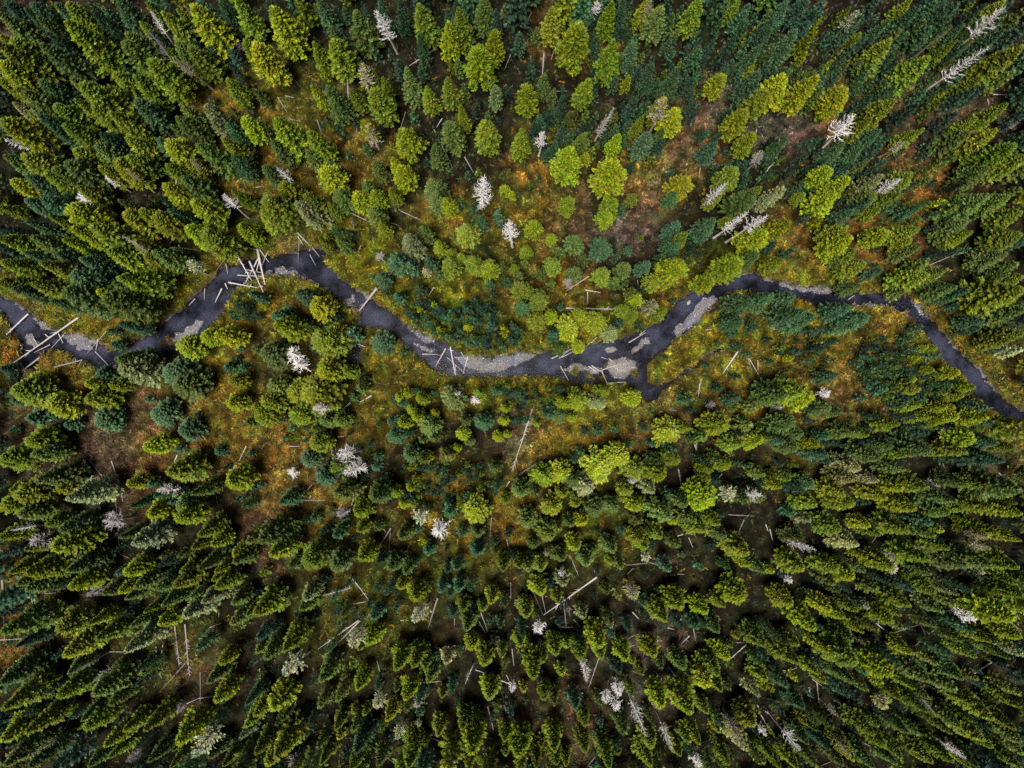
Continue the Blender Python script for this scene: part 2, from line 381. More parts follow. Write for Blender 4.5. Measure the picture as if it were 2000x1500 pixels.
def dome_template(nl, seed, ls=1.0):
    r = np.random.default_rng(seed); v = []; f = []
    for i in range(nl):
        a = r.random() * 6.28; e = math.asin(r.random() ** .8); R = .72 + .3 * r.random()
        c = np.array((math.cos(a) * math.cos(e), math.sin(a) * math.cos(e), math.sin(e) * .8 + .1)) * R
        t = r.normal(size=3); t /= np.linalg.norm(t); b = np.cross(t, c + r.normal(size=3) * .3); b /= np.linalg.norm(b) + 1e-6
        l, w = ls * (.20 + .12 * r.random()), ls * .11; k = len(v)
        v += [c - t * l, c + b * w, c + t * l, c - b * w]; f.append((k, k + 1, k + 2, k + 3))
    return np.array(v), np.array(f)

def shrubs():
    n = 150000
    q = np.stack([rng.uniform(-93, 93, n), rng.uniform(-71, 71, n)], 1)
    z, sd = ground_z(q[:, 0], q[:, 1]); c = floor_rgb(q[:, 0], q[:, 1], sd)
    p = np.clip((c[:, 0] - .035) / .10, 0, 1) * .5 * smooth(.38, .6, fbm(q[:, 0] * .22, q[:, 1] * .22 + 9)) + .75 * smooth(-5, -1.2, sd)
    ok = (sd < -.3) & (rng.random(n) < p * .66); q, z, c = q[ok], z[ok], c[ok]; n = len(q)
    r = .2 + .5 * rng.random(n) ** 2.6
    c = c * (.8 + 1.1 * rng.random((n, 1))); hue = rng.random(n)
    c[hue < .22] = np.array((.17, .115, .008)) * (.6 + .7 * rng.random(((hue < .22).sum(), 1)))
    s_ = (hue > .22) & (hue < .30); c[s_] = np.array((.21, .10, .012)) * (.6 + .6 * rng.random((s_.sum(), 1)))
    s_ = hue > .84; c[s_] = np.array((.06, .085, .012)) * (.6 + .6 * rng.random((s_.sum(), 1)))
    Vs, Fs, Cs, off = [], [], [], 0
    for k in range(4):
        s = np.arange(n) % 4 == k; bv, bf = dome_template(18, 50 + k, 1.45)
        V, F, C = blob_mesh(bv, bf, np.column_stack([q[s], z[s] - .05]), np.column_stack([r[s], r[s] * rng.uniform(.75, 1, s.sum()), r[s] * .8]), rng.random(s.sum()) * 6.28, c[s])
        C = C * (0.4 + 1.3 * rng.random((len(C), 1)))
        Vs.append(V); Fs.append(F + off); Cs.append(C); off += len(V)
    tag(add("undergrowth", mesh_np("undergrowth", np.concatenate(Vs), np.concatenate(Fs), np.concatenate(Cs), M_LEAF)), "low yellow, orange and olive brush along the river banks and clearings", "undergrowth", kind="stuff")
    print("shrubs", n)
shrubs()

# ------------------------------------------------------------------ conifers
def crown_mesh(name, seed, Ht, R, nbr, base=.22, prof=.8, e=1.4, ntuft=11, tl=.31, tw=.078, top=.1):
    """needle sprays along whorled branches. Ht height, R widest radius, prof <1 rounder, >1 more pointed"""
    r = np.random.default_rng(seed); cs, ts, bs, tone, wv = [], [], [], [], []
    ga = 2.399963
    lob = [(r.random() * 6.28, r.uniform(.05, .22)) for _ in range(4)]
    for i in range(nbr):
        f = (i + r.random()) / nbr; f = f ** 0.9; nw = max(7, nbr // 11); f = min(.995, .45 * f + .55 * (math.floor(f * nw) + .5) / nw)              # 0 = crown base, 1 = tip
        z0 = Ht * (base + (1 - base) * f)
        rad = R * ((1 - f ** e) ** prof) * smooth(-.25, .14, np.array(f)) + R * top * (1 - f)
        a = i * ga + r.normal() * .35
        rad *= 1 + sum(k * math.cos(a * (q + 1) + p + f * 3 * q) for q, (p, k) in enumerate(lob)) * .38
        L = float(rad) * r.choice((.78, .93, 1.0, 1.08)) * r.uniform(.93, 1.05) + .10
        pitch = -.25 + 1.0 * f ** 1.5 + r.normal() * .1; bt = r.uniform(.65, 1.3); bw = r.normal() * .13
        m = max(3, int(ntuft * (.35 + .75 * L / R)))
        for j in range(m):
            s = .22 + .78 * ((j + r.random()) / m) ** .7
            lat = r.normal() * .16 * L * (1.15 - s) + r.normal() * .06
            x = s * L; zz = z0 + x * math.tan(pitch) * .8 + .18 * L * s * s + r.normal() * .05
            ca, sa = math.cos(a), math.sin(a)
            c = np.array((x * ca - lat * sa, x * sa + lat * ca, zz))
            side = r.normal() * .7
            t = np.array((ca - side * sa, sa + side * ca, .25 + .5 * f + r.normal() * .35)); t /= np.linalg.norm(t)
            n = np.array((r.normal() * .55, r.normal() * .55, 1.0)); b = np.cross(n, t); b /= np.linalg.norm(b) + 1e-6
            cs.append(c); ts.append(t * tl * r.uniform(.65, 1.25)); bs.append(b * tw * r.uniform(.7, 1.3))
            tone.append(bt * r.uniform(.45, 1.55) * (1.15 if s > .8 else .9)); wv.append(bw)
    for k in range(6):                                          # leader shoot
        z = Ht * (1 - .012 * k); a = k * ga
        cs.append(np.array((0, 0, z))); ts.append(np.array((.12 * math.cos(a), .12 * math.sin(a), .3))); bs.append(np.array((-.07 * math.sin(a), .07 * math.cos(a), 0))); tone.append(1.1); wv.append(0)
    cs, ts, bs, tone = map(np.array, (cs, ts, bs, tone)); n = len(cs)
    V = np.stack([cs - ts * .5, cs + bs, cs + ts * .6, cs - bs], 1).reshape(-1, 3)
    F = np.arange(4 * n).reshape(n, 4)
    warm = np.random.default_rng(seed + 1).normal(size=(n, 1)) * .10 + np.array(wv)[:, None]
    C = tone[:, None] * (1 + warm * np.array((1.0, .1, -.8)))
    return V, F, np.clip(C, .2, 2.2)

def trunk_mesh(name, Ht, r0, seed, seg=7, lean=.15):
    r = np.random.default_rng(seed); zs = np.array((-.4, 0, .25, .5, .75, .97)) * Ht; zs[0] = -.5
    rad = np.array((1.5, 1.15, .85, .62, .36, .08)) * r0; v = []; f = []
    ox = np.cumsum(r.normal(size=6) * lean * .3); oy = np.cumsum(r.normal(size=6) * lean * .3); ox -= ox[1]; oy -= oy[1]
    ox[-1] = oy[-1] = 0
    for k in range(6):
        for j in range(seg):
            a = j / seg * 6.2832; v.append((ox[k] + rad[k] * math.cos(a), oy[k] + rad[k] * math.sin(a), zs[k]))
    for k in range(5):
        for j in range(seg): f.append((k * seg + j, k * seg + (j + 1) % seg, (k + 1) * seg + (j + 1) % seg, (k + 1) * seg + j))
    return mesh_np(name, v, f, None, M_BARK, True)

KIND = {}   # kind -> list of (V,F,C, mesh) built at a nominal height and radius
NOM_H, NOM_R = 14.0, 1.9
def build_kind(kind, specs):
    KIND[kind] = []
    for k, sp in enumerate(specs):
        V, F, C = crown_mesh(kind, 1000 + 37 * k + sum(map(ord, kind)), **sp)
        KIND[kind].append((V, F, C, mesh_np(kind + "_crown", V, F, C, M_LEAF)))
build_kind("pine", [dict(Ht=NOM_H, R=NOM_R, nbr=240, base=b, prof=p, e=q, ntuft=30) for b, p, q in ((.28, .7, 1.8), (.26, .72, 1.6), (.22, .78, 1.35), (.30, .65, 2.0), (.24, .82, 1.2), (.28, .7, 1.5))])
build_kind("fir", [dict(Ht=NOM_H, R=NOM_R, nbr=240, base=b, prof=p, e=q, ntuft=30) for b, p, q in ((.22, .75, 1.5), (.18, .85, 1.2), (.25, .7, 1.8), (.2, .9, 1.0), (.22, .8, 1.35), (.16, .85, 1.1))])
build_kind("spruce", [dict(Ht=NOM_H, R=NOM_R, nbr=240, base=b, prof=p, e=q, ntuft=30) for b, p, q in ((.16, .8, 1.5), (.14, .85, 1.2), (.2, .75, 1.8), (.12, .9, 1.0), (.18, .75, 1.6), (.15, .85, 1.25))])
build_kind("young", [dict(Ht=4.0, R=0.9, nbr=64, base=.05, prof=p, e=1.2, ntuft=13, tl=.26, tw=.07, top=.05) for p in (.75, .9, .8, 1.0, .7)])
LOW = {}    # lighter versions for the mass of remaining trees
for kind, sp in (("tree", dict(Ht=NOM_H, R=NOM_R, nbr=90, base=.2, e=1.3, ntuft=9, tl=.62, tw=.22)), ("young", dict(Ht=4.0, R=.9, nbr=26, base=.05, e=1.2, ntuft=6, tl=.40, tw=.15))):
    LOW[kind] = [crown_mesh(kind, 500 + k, prof=p, **sp) for k, p in enumerate((.65, .8, .9, .75))]
TRUNKS = [trunk_mesh("trunk", NOM_H, .17, 60 + k) for k in range(4)]
YTRUNK = trunk_mesh("trunk", 4.0, .07, 66)

TILES = {
(0, 0): "0 95 200 m,60 0 150 d,230 20 150 d,205 105 130 b,290 150 140 m,450 20 130 b,520 20 170 o,700 20 120 b,720 90 120 d,800 60 100 b,890 10 150 b,540 200 270 o,340 340 200 m,0 250 130 o,100 300 200 o,0 340 220 o,80 480 180 o,0 530 200 y,300 630 160 b,0 620 120 y,560 620 160 o,660 640 230 o,590 770 140 o,100 700 180 o,165 715 200 m,110 820 130 p,230 870 150 o,340 930 180 b,450 840 150 o,500 970 200 o,30 920 200 y,910 570 180 o,1070 590 200 o,1180 490 200 o,955 310 210 m,1010 270 200 m,1040 790 170 b,1100 170 120 o,1290 90 200 o,1420 60 100 o,1520 60 220 y,1370 330 180 m,1480 370 200 o,1290 390 150 o,1160 10 130 o,1560 10 130 d,1700 0 150 b,1840 0 180 o,1920 340 130 y,1760 610 130 o,1430 820 140 m,1580 840 180 p,1400 930 150 m,1780 960 150 b,1910 930 150 y,750 850 170 o,860 860 200 o,760 1030 150 b,770 1130 170 m,970 1070 190 o,1210 1065 130 b,1300 1110 180 y,1570 1110 180 m,1760 1090 180 o,1810 1250 130 b,1300 1270 150 o,1475 1250 130 y,1410 1385 190 m,610 1200 170 o,770 1220 110 y,990 1200 170 o,900 1270 200 y,780 1310 140 y,490 1250 200 m,410 1290 160 m,180 1230 190 o,290 1180 120 b,40 1230 150 m,100 1200 120 b,330 1340 180 o,100 1400 150 y,180 1390 160 b,1270 1470 160 y,600 1470 150 o,1830 1490 120 o",
(500, 0): "130 70 230 y,0 360 230 y,0 110 60 d,80 0 130 d,500 10 130 b,590 190 150 m,570 270 190 o,430 340 160 o,690 60 90 b,770 80 200 m,950 0 130 d,1090 0 120 d,1280 0 200 o,1500 80 90 b,1550 0 110 d,1600 90 150 o,1470 190 140 y,1570 470 90 m,1780 0 150 m,1860 80 110 d,1830 230 160 y,1740 340 220 y,1270 280 110 d,1100 470 100 b,980 600 110 o,880 550 100 y,450 670 100 y,550 680 170 m,670 740 80 p,760 690 120 o,930 710 190 o,1180 570 160 m,1340 670 140 o,1500 620 150 o,1610 830 120 o,1870 660 100 p,1820 880 90 m,1810 930 180 o,1520 970 160 m,1150 990 200 y,840 950 110 y,1380 1140 120 m,1220 880 70 b,1290 520 90 b,1650 660 70 b,150 940 230 o,0 950 120 m,120 1100 140 m,440 1050 160 o,390 1180 120 m,600 1270 110 b,540 1320 180 y,480 1340 110 m,60 1290 140 m,190 1420 150 y,940 1270 120 m,1060 1240 110 y,1110 1290 160 y,850 1420 110 m,1050 1460 110 o,1380 1400 170 m,1950 1460 80 y,0 700 90 m,840 1120 80 b,700 1180 60 b,1330 1240 70 d",
(1000, 0): "320 60 160 o,190 220 90 m,60 260 100 b,500 195 220 y,570 150 120 b,780 10 150 y,1060 10 110 y,800 330 210 o,1160 60 150 m,1480 0 160 o,1770 0 110 o,880 0 110 b,940 340 110 b,690 320 80 m,270 590 100 m,570 630 150 o,140 690 150 y,220 900 90 b,80 1010 150 o,180 1080 90 m,560 1060 110 m,630 1160 80 m,450 1190 210 y,580 1210 90 y,800 1320 230 y,840 1040 140 y,1010 910 110 o,1180 780 130 y,1060 1050 130 b,1290 850 180 y,1620 590 130 y,1300 560 190 b,1470 380 110 b,1110 520 110 b,1150 640 90 b,1240 310 90 b,1260 200 80 m,1860 30 120 b,1830 80 110 b,1960 190 80 y,1960 320 110 b,1940 580 150 b,1990 690 170 o,1840 860 150 y,1720 850 90 b,1880 1070 130 y,1600 1110 140 b,1770 1330 170 o,1390 1350 160 y,1260 1330 70 b,1950 1460 70 o,1690 520 110 b,1790 490 80 b,1740 540 70 b,1110 1220 80 m,940 1280 80 b,1490 1030 80 b",
(1500, 0): "210 240 190 b,300 90 90 b,60 150 120 b,150 10 140 b,430 20 110 d,300 0 120 d,640 60 70 o,720 260 90 o,930 150 120 b,860 0 100 d,1040 130 70 o,1190 40 130 b,1130 0 130 o,1320 10 110 b,1490 20 110 b,1830 10 150 o,1250 140 100 d,1030 230 110 m,1270 210 110 b,1380 130 90 b,1560 200 120 b,1500 300 120 o,1860 220 130 b,960 330 200 o,1250 440 220 o,1990 350 230 o,1670 590 130 o,1400 250 90 o,160 590 190 y,360 610 180 y,610 700 190 y,1020 740 200 o,320 280 90 m,370 310 80 m,820 920 130 o,870 1010 120 b,600 1130 120 b,760 1140 120 b,1200 1000 130 o,1630 930 130 o,1570 1000 170 m,1900 810 140 o,1810 1020 190 o,1960 1130 200 o,2000 1200 180 o,1740 1300 180 m,510 1310 150 y,610 1400 170 y,900 1390 140 p,1150 1360 170 o,620 1340 90 b,150 1080 120 b,130 1470 110 p,1980 1470 110 m,470 560 90 b,600 460 90 b,260 530 80 b,740 700 60 b,1260 530 80 b,1330 590 90 b,900 1060 70 b,980 1040 80 b,1940 550 110 m",
(0, 375): "190 40 150 b,320 70 160 b,0 100 100 o,370 190 150 o,200 230 130 b,520 230 80 b,545 140 200 y,570 280 190 y,710 290 230 o,480 350 130 y,960 180 190 o,1090 170 140 y,1220 190 200 y,1310 150 120 b,1280 0 170 o,1510 70 200 o,1830 0 190 o,1850 260 130 y,1480 290 180 y,1590 350 200 o,0 340 170 o,80 390 140 y,230 360 200 m,190 460 130 b,450 480 130 b,10 540 150 o,300 550 180 o,610 520 200 b,670 480 150 m,570 640 210 b,860 470 190 o,1010 400 150 o,1130 520 160 o,1200 460 170 m,940 640 240 o,895 725 130 m,770 780 120 y,830 840 240 m,480 790 270 m,410 860 120 m,100 770 150 b,240 720 180 o,150 780 150 o,0 700 150 o,930 80 130 m,1370 680 130 b,1690 640 120 b,1580 650 80 b,940 1050 120 b,840 1090 90 b,850 1190 100 b,1580 1110 140 y,1710 1110 180 y,1430 1200 170 y,920 1320 220 m,960 1390 220 p,760 1420 140 b,1310 1410 220 b,1760 1370 100 b,1880 1370 80 b,1840 1300 60 b,1850 1220 60 b,1980 1230 80 m,1810 1480 120 y,1960 360 80 y,0 1380 100 b,60 1450 80 b,1950 790 100 b,1850 880 90 b,1780 940 70 b",
(500, 375): "60 60 230 o,10 150 180 o,350 70 180 p,410 10 150 o,280 90 110 o,560 100 110 o,210 0 120 y,630 0 150 m,770 10 160 y,920 10 140 y,1060 0 140 o,1070 80 70 p,1380 0 150 m,1490 60 120 y,910 150 130 m,960 250 120 o,1180 360 170 p,1300 270 120 m,1640 290 180 o,1420 400 130 o,1590 70 80 b,1690 90 90 b,1750 190 110 b,1890 150 100 b,1510 550 150 o,1510 450 90 o,1590 490 90 o,1690 530 140 o,1810 570 140 y,1920 550 80 m,1340 520 110 b,1190 560 110 b,1410 620 90 m,1060 500 150 b,600 280 70 b,710 300 80 b,640 370 120 m,540 330 80 o,470 370 100 o,380 450 70 m,950 660 110 b,890 650 60 b,1260 740 100 b,1090 810 100 b,1010 770 60 b,1140 780 50 b,320 790 140 b,450 880 160 y,160 1030 200 y,120 960 160 b,510 1160 220 o,590 1080 130 y,720 1110 140 b,60 1270 230 m,500 1370 190 y,690 1400 130 y,390 1040 100 m,960 1170 170 b,1140 1240 80 b,430 1220 70 b,600 970 70 b,530 990 70 b,1650 1050 70 y,800 1470 100 m,350 1490 100 y,1850 790 60 b,1820 710 90 b,1950 690 90 b,30 830 60 b",
(1000, 375): "0 0 60 y,440 60 120 o,790 60 160 y,760 150 120 y,870 100 90 b,960 20 90 o,1290 0 120 b,1620 0 100 y,1890 20 170 m,1590 220 150 b,1690 210 80 y,1960 320 190 y,1300 250 120 b,1370 340 140 o,1300 410 130 b,1460 330 70 b,180 250 140 y,310 340 90 y,120 420 110 o,505 360 145 m,380 450 90 m,720 400 170 b,930 420 80 b,830 490 80 b,1160 500 70 b,330 540 145 o,230 610 90 m,565 520 95 m,500 610 125 m,895 580 130 m,730 630 130 o,1065 550 110 b,1320 560 210 y,1150 660 140 o,1770 540 200 y,1560 660 150 y,1920 500 120 m,1650 780 130 b,1860 830 185 b,1980 860 80 b,820 680 110 m,900 700 75 m,315 710 80 m,85 750 145 o,205 820 150 o,90 880 130 b,20 570 90 o,100 540 70 m,60 640 100 m,990 840 125 y,960 770 100 m,1030 750 60 b,890 910 110 o,950 950 115 o,1120 880 120 p,1020 915 50 p,300 945 110 y,185 990 125 o,535 950 135 y,680 1000 160 y,440 1050 160 y,380 890 80 b,340 1110 120 b,385 1210 110 m,525 1200 95 y,790 1090 120 p,840 1160 130 o,850 1020 90 b,1210 920 100 o,1280 840 60 b,1790 1000 120 b,1900 990 60 b,1930 1040 90 b,1770 1090 90 b,1810 1195 90 b,1640 1180 50 b,1870 1260 70 b,1215 1290 50 b,1545 1360 50 b,1780 1440 70 b,1010 1030 60 b,60 1080 90 b",
(1500, 375): "550 0 190 y,60 0 120 p,280 20 90 o,150 220 160 y,840 20 140 m,670 140 140 b,800 60 110 b,1040 0 150 o,1010 70 110 b,870 130 100 o,1200 100 120 b,1720 30 250 m,1870 40 170 m,1990 100 100 m,1980 170 160 o,610 260 160 o,620 370 190 y,700 460 150 o,920 320 140 y,1180 260 170 o,1120 390 120 y,1160 430 120 m,1550 250 180 m,1590 320 150 o,1970 330 190 o,1850 480 170 m,1240 550 120 m,1230 640 200 o,740 560 160 o,890 610 110 b,730 710 130 m,870 790 120 b,1090 770 100 m,1390 620 140 m,1480 720 160 m,1560 770 100 b,1430 830 80 b,1530 880 90 b,1940 560 120 m,1890 640 140 m,1980 660 170 o,1990 770 260 o,1990 940 200 m,1690 990 120 b,1890 1150 140 o,1990 1110 160 o,1980 1230 110 p,1820 1290 150 m,60 400 100 b,110 520 130 o,190 460 90 b,60 830 150 b,210 800 120 b,260 930 180 b,370 960 190 b,640 900 150 b,790 970 200 b,570 1440 130 b,730 1340 70 b,210 1290 60 y,1250 1220 60 y,1190 1300 60 y,1320 1220 70 y,1290 1390 70 y,1160 1470 80 y,1500 1420 100 y,1550 1470 80 y,1200 1060 80 b,1140 1140 80 b,1340 1280 80 b,30 1150 60 b,40 1320 60 b",
(0, 750): "100 60 250 o,390 170 190 y,680 110 180 y,860 10 120 y,660 10 140 y,1360 0 230 m,1810 20 120 y,1790 140 130 y,1980 190 100 y,1920 300 110 m,210 270 140 b,90 130 110 b,510 320 110 b,430 330 90 b,380 240 100 b,80 360 70 b,760 280 200 b,1210 230 190 b,1400 370 180 b,1170 470 150 y,1130 120 70 b,200 430 170 y,0 580 200 o,240 560 180 m,300 760 220 m,120 860 200 o,80 830 110 o,460 830 130 y,540 890 200 p,0 960 180 y,160 1020 180 m,360 1100 130 o,490 1140 180 m,420 1270 230 y,0 1190 150 y,180 1300 150 o,370 1340 130 m,580 1340 140 m,70 1460 150 o,290 1490 150 o,530 1470 200 m,990 780 130 y,1310 690 230 o,1160 790 100 b,1780 760 180 y,1210 860 110 b,1500 850 130 m,1330 930 100 b,1140 1010 150 y,1390 1070 170 y,1400 960 150 m,1020 950 110 b,930 1220 140 m,1010 1240 220 p,1550 1160 160 o,1670 1250 120 y,1510 1260 130 o,1820 1330 130 y,1930 1240 110 m,1560 1430 140 m,1390 1350 110 m,1740 1300 90 b,1830 1410 150 m,980 1480 160 y,900 1490 100 b,1400 1490 130 o,1690 530 95 b,1750 660 60 b,1900 960 90 b,1840 910 80 b,1380 510 80 b,1940 550 70 b,1520 240 50 b,1700 1480 100 y,1960 820 70 b",
(500, 750): "280 60 160 y,420 70 260 y,90 10 160 m,60 140 180 y,20 260 150 y,300 240 170 y,620 280 150 o,510 300 130 m,440 360 100 m,450 480 140 o,750 100 90 b,800 30 100 m,1110 100 85 y,1170 75 80 y,1280 115 100 y,1190 210 90 y,1240 250 100 y,1150 300 100 y,1380 235 75 y,1070 120 70 b,1130 150 80 b,1240 60 60 b,1385 70 65 b,1520 110 190 m,1730 80 100 o,1870 50 95 b,1945 185 90 o,1925 295 80 y,1890 410 85 y,1965 400 60 y,1620 290 105 m,1775 305 140 b,1045 300 85 b,1100 265 70 b,1055 420 125 b,1180 390 80 b,1335 340 170 m,1290 440 95 m,1380 430 100 m,1610 400 95 y,1660 450 85 m,1190 560 120 b,1290 600 110 m,1330 570 80 y,1470 570 120 m,1510 560 80 y,1570 510 65 y,380 590 160 b,610 630 130 m,590 680 85 y,940 570 95 b,930 650 80 b,500 740 180 b,640 910 170 m,905 895 165 m,790 1010 140 y,800 1155 125 o,940 1130 90 m,660 1070 85 b,830 740 65 b,690 720 75 b,1015 745 85 b,1065 860 90 y,1185 815 70 y,1150 950 75 y,1220 945 65 y,1045 930 50 b,1715 1010 210 y,1865 670 115 m,1945 910 95 o,1500 1020 125 b,1475 920 65 b,1140 1210 140 m,1335 1320 105 b,1350 1250 70 b,1260 1150 80 b,1725 1350 135 b,1600 1180 95 b,1720 1190 135 m,1860 1250 85 b,1870 1330 90 m,210 920 120 b,440 1060 85 b,365 1085 65 b,515 1155 85 b,610 1190 115 b,70 1210 220 m,110 1350 230 o,390 1410 200 o,260 1430 120 m,600 1430 160 m,815 1390 160 y,950 1400 105 b,1060 1440 140 m,1160 1480 110 m,1930 1450 125 o,1560 1450 100 b,1490 1470 85 b,560 1010 60 b,325 815 40 b,20 800 55 b,260 350 75 b,370 335 60 b,215 420 55 b",
(1000, 750): "520 135 155 y,410 155 100 y,690 140 130 p,720 65 110 o,965 125 130 y,380 265 115 m,480 265 75 y,200 315 60 o,585 375 65 b,700 365 95 b,820 360 65 b,1050 350 65 b,1400 120 100 b,1420 200 60 b,1250 385 190 y,1390 345 120 o,1680 320 220 y,1950 440 140 y,1880 490 80 y,1790 480 165 o,1515 425 115 m,1430 430 90 m,250 740 190 y,390 700 170 y,700 660 250 y,850 570 170 y,980 690 175 o,1190 720 165 y,1140 625 145 m,1300 605 120 o,1280 520 100 b,1120 830 130 p,580 825 165 p,480 770 120 m,400 875 100 y,500 895 80 o,330 985 145 y,520 945 85 y,80 850 155 m,190 865 100 m,125 1085 160 m,275 1185 175 o,360 1145 110 m,545 1085 110 y,460 1105 110 m,670 1000 155 m,800 970 130 m,910 840 120 o,890 905 85 y,980 965 115 y,1030 905 75 o,1000 1080 115 m,1230 1050 210 m,1275 1085 75 y,1475 1140 175 o,1390 1065 120 m,1545 1155 90 o,1625 1095 125 o,1550 900 200 y,1390 940 125 m,1570 690 100 o,1700 640 115 y,1540 750 110 o,1165 1200 155 o,1010 1225 150 o,1045 1275 115 y,500 1280 125 y,785 1310 145 m,1305 1270 115 m,1670 1215 140 m,1840 1340 210 o,1850 1410 105 y,1960 1450 150 m,380 1380 145 m,170 1270 115 m,635 1320 90 o,610 1410 155 m,60 1440 110 y,125 1450 120 m,225 1470 135 o,790 1410 95 o,855 1440 110 m,1690 1430 90 b,1230 1460 115 b,1500 600 95 b,1610 560 95 m,1970 890 125 m,1970 710 115 m,1240 865 80 b,1105 475 70 b,545 540 75 b,495 600 75 b,925 480 60 b,1650 1030 70 b,1780 130 120 b,1910 185 125 m,1640 30 80 b,1860 330 125 m",
(1500, 750): "270 50 220 o,150 80 180 m,340 110 200 y,560 200 140 m,460 190 140 m,210 310 180 m,110 440 130 b,20 430 100 o,270 390 130 m,220 500 130 m,390 480 130 y,480 560 150 b,440 510 100 y,700 380 170 m,790 390 120 o,480 410 100 b,880 550 170 m,1040 330 160 o,1180 170 160 o,1100 130 110 b,1450 190 130 y,1400 200 110 y,1490 260 120 y,1370 300 120 y,1260 280 110 o,1690 270 170 y,1640 300 120 o,1530 90 120 y,1620 30 100 y,1440 20 90 b,1180 20 150 o,1720 190 100 b,1760 300 110 b,1810 470 190 b,1610 430 140 y,1940 500 110 o,1290 500 190 m,1380 520 130 o,1170 550 120 m,1090 550 130 o,960 490 150 m,1560 530 130 o,1520 590 130 b,740 640 190 p,860 760 150 p,670 760 160 p,1080 680 150 m,1250 810 200 o,1050 830 140 y,350 790 130 b,600 850 160 o,940 870 160 y,1150 970 170 y,370 960 170 o,640 960 170 o,1510 980 160 o,1460 900 180 m,1430 1030 160 m,1550 790 130 m,1690 790 140 o,1730 980 140 o,1990 860 240 m,1970 1020 150 y,1930 940 120 o,1830 600 200 d,330 1070 110 p,570 1140 180 o,810 1120 130 y,880 1170 130 o,1120 1160 200 o,1280 1090 130 b,1370 1150 90 o,720 1280 190 p,290 1450 170 o,520 1450 160 o,270 1220 140 m,1770 1170 160 o,1960 1220 130 o,980 1440 180 y,1260 1400 200 o,1430 1310 140 o,1540 1440 180 m,1770 1450 200 m,1980 1440 180 o,40 1470 90 o,660 1490 150 m,1260 1490 150 m,90 800 110 y,60 710 90 o,170 750 80 o,930 40 100 b,770 110 80 b,1140 340 80 b",
(0, 1125): "130 50 180 m,220 20 200 y,220 110 180 m,560 80 170 y,790 140 150 m,930 140 130 y,970 190 160 m,1060 110 180 m,1230 100 140 m,1370 70 190 o,1650 30 100 y,1270 220 170 m,1340 160 110 y,1480 180 110 m,1600 210 170 p,1690 90 170 o,1810 230 150 m,1940 300 110 o,10 460 230 m,460 420 200 o,700 390 130 o,780 500 190 o,500 600 200 o,990 550 220 p,1050 400 140 m,1230 390 150 y,1150 290 120 o,1430 330 190 p,1820 370 120 m,120 570 140 d,1530 580 120 b,1720 690 120 y,460 950 180 o,500 740 140 m,10 1060 220 o,0 850 230 m,0 1280 200 y,210 1230 220 o,740 940 230 m,850 990 140 m,680 1190 160 o,620 1120 120 m,820 1350 160 y,980 1240 160 o,1130 1210 160 o,1370 1310 180 y,1640 830 150 m,1680 980 150 y,1330 1380 100 o,1180 1450 140 m,850 1440 150 o,800 1450 60 p,1310 1490 120 o,1600 1450 140 m,1750 1490 110 o,1870 1280 120 p,1930 1160 120 y,1920 1010 120 b,20 1490 200 m,230 1490 180 m,680 1490 140 m,60 1350 140 m",
(500, 1125): "20 300 220 o,380 160 130 p,360 270 160 o,220 570 180 o,60 640 130 m,0 600 90 o,110 1050 200 y,10 1400 160 o,160 1420 220 o,90 1490 180 y,0 1100 150 o,1120 110 120 y,1240 190 150 y,1440 120 110 b,1510 150 90 b,1570 120 110 b,1610 280 110 o,1640 420 160 m,1760 280 90 o,1840 200 110 y,1910 400 90 b,1830 380 60 b,870 530 160 y,800 580 80 o,1090 740 160 o,1230 720 160 o,1310 720 110 m,1350 830 130 m,1480 690 120 p,1670 580 110 y,1780 700 160 y,1920 640 100 m,1940 720 70 m,510 820 160 m,780 880 130 y,740 720 80 m,630 980 110 m,490 1030 120 m,760 1070 80 o,840 1090 90 o,1170 960 140 y,1040 1130 120 y,620 1190 120 o,750 1220 110 m,640 1280 80 o,780 1390 180 b,760 1490 130 o,650 1490 70 o,510 1490 140 o,1090 890 90 m,1010 650 70 m,1410 1250 130 o,1450 950 90 o,1620 1210 150 o,1700 1190 120 o,1820 980 150 y,1670 1400 190 y,1660 1490 150 o,1310 1320 80 o,1210 1360 130 y,1170 1490 190 o,1940 1290 110 y,1950 1400 80 o,1880 1060 70 m,980 1220 70 m,920 1190 50 o,480 1350 110 m,1270 1090 80 b,950 1490 120 m,590 190 80 b,1010 150 60 b,1090 140 60 b,740 310 55 b,640 390 60 b",
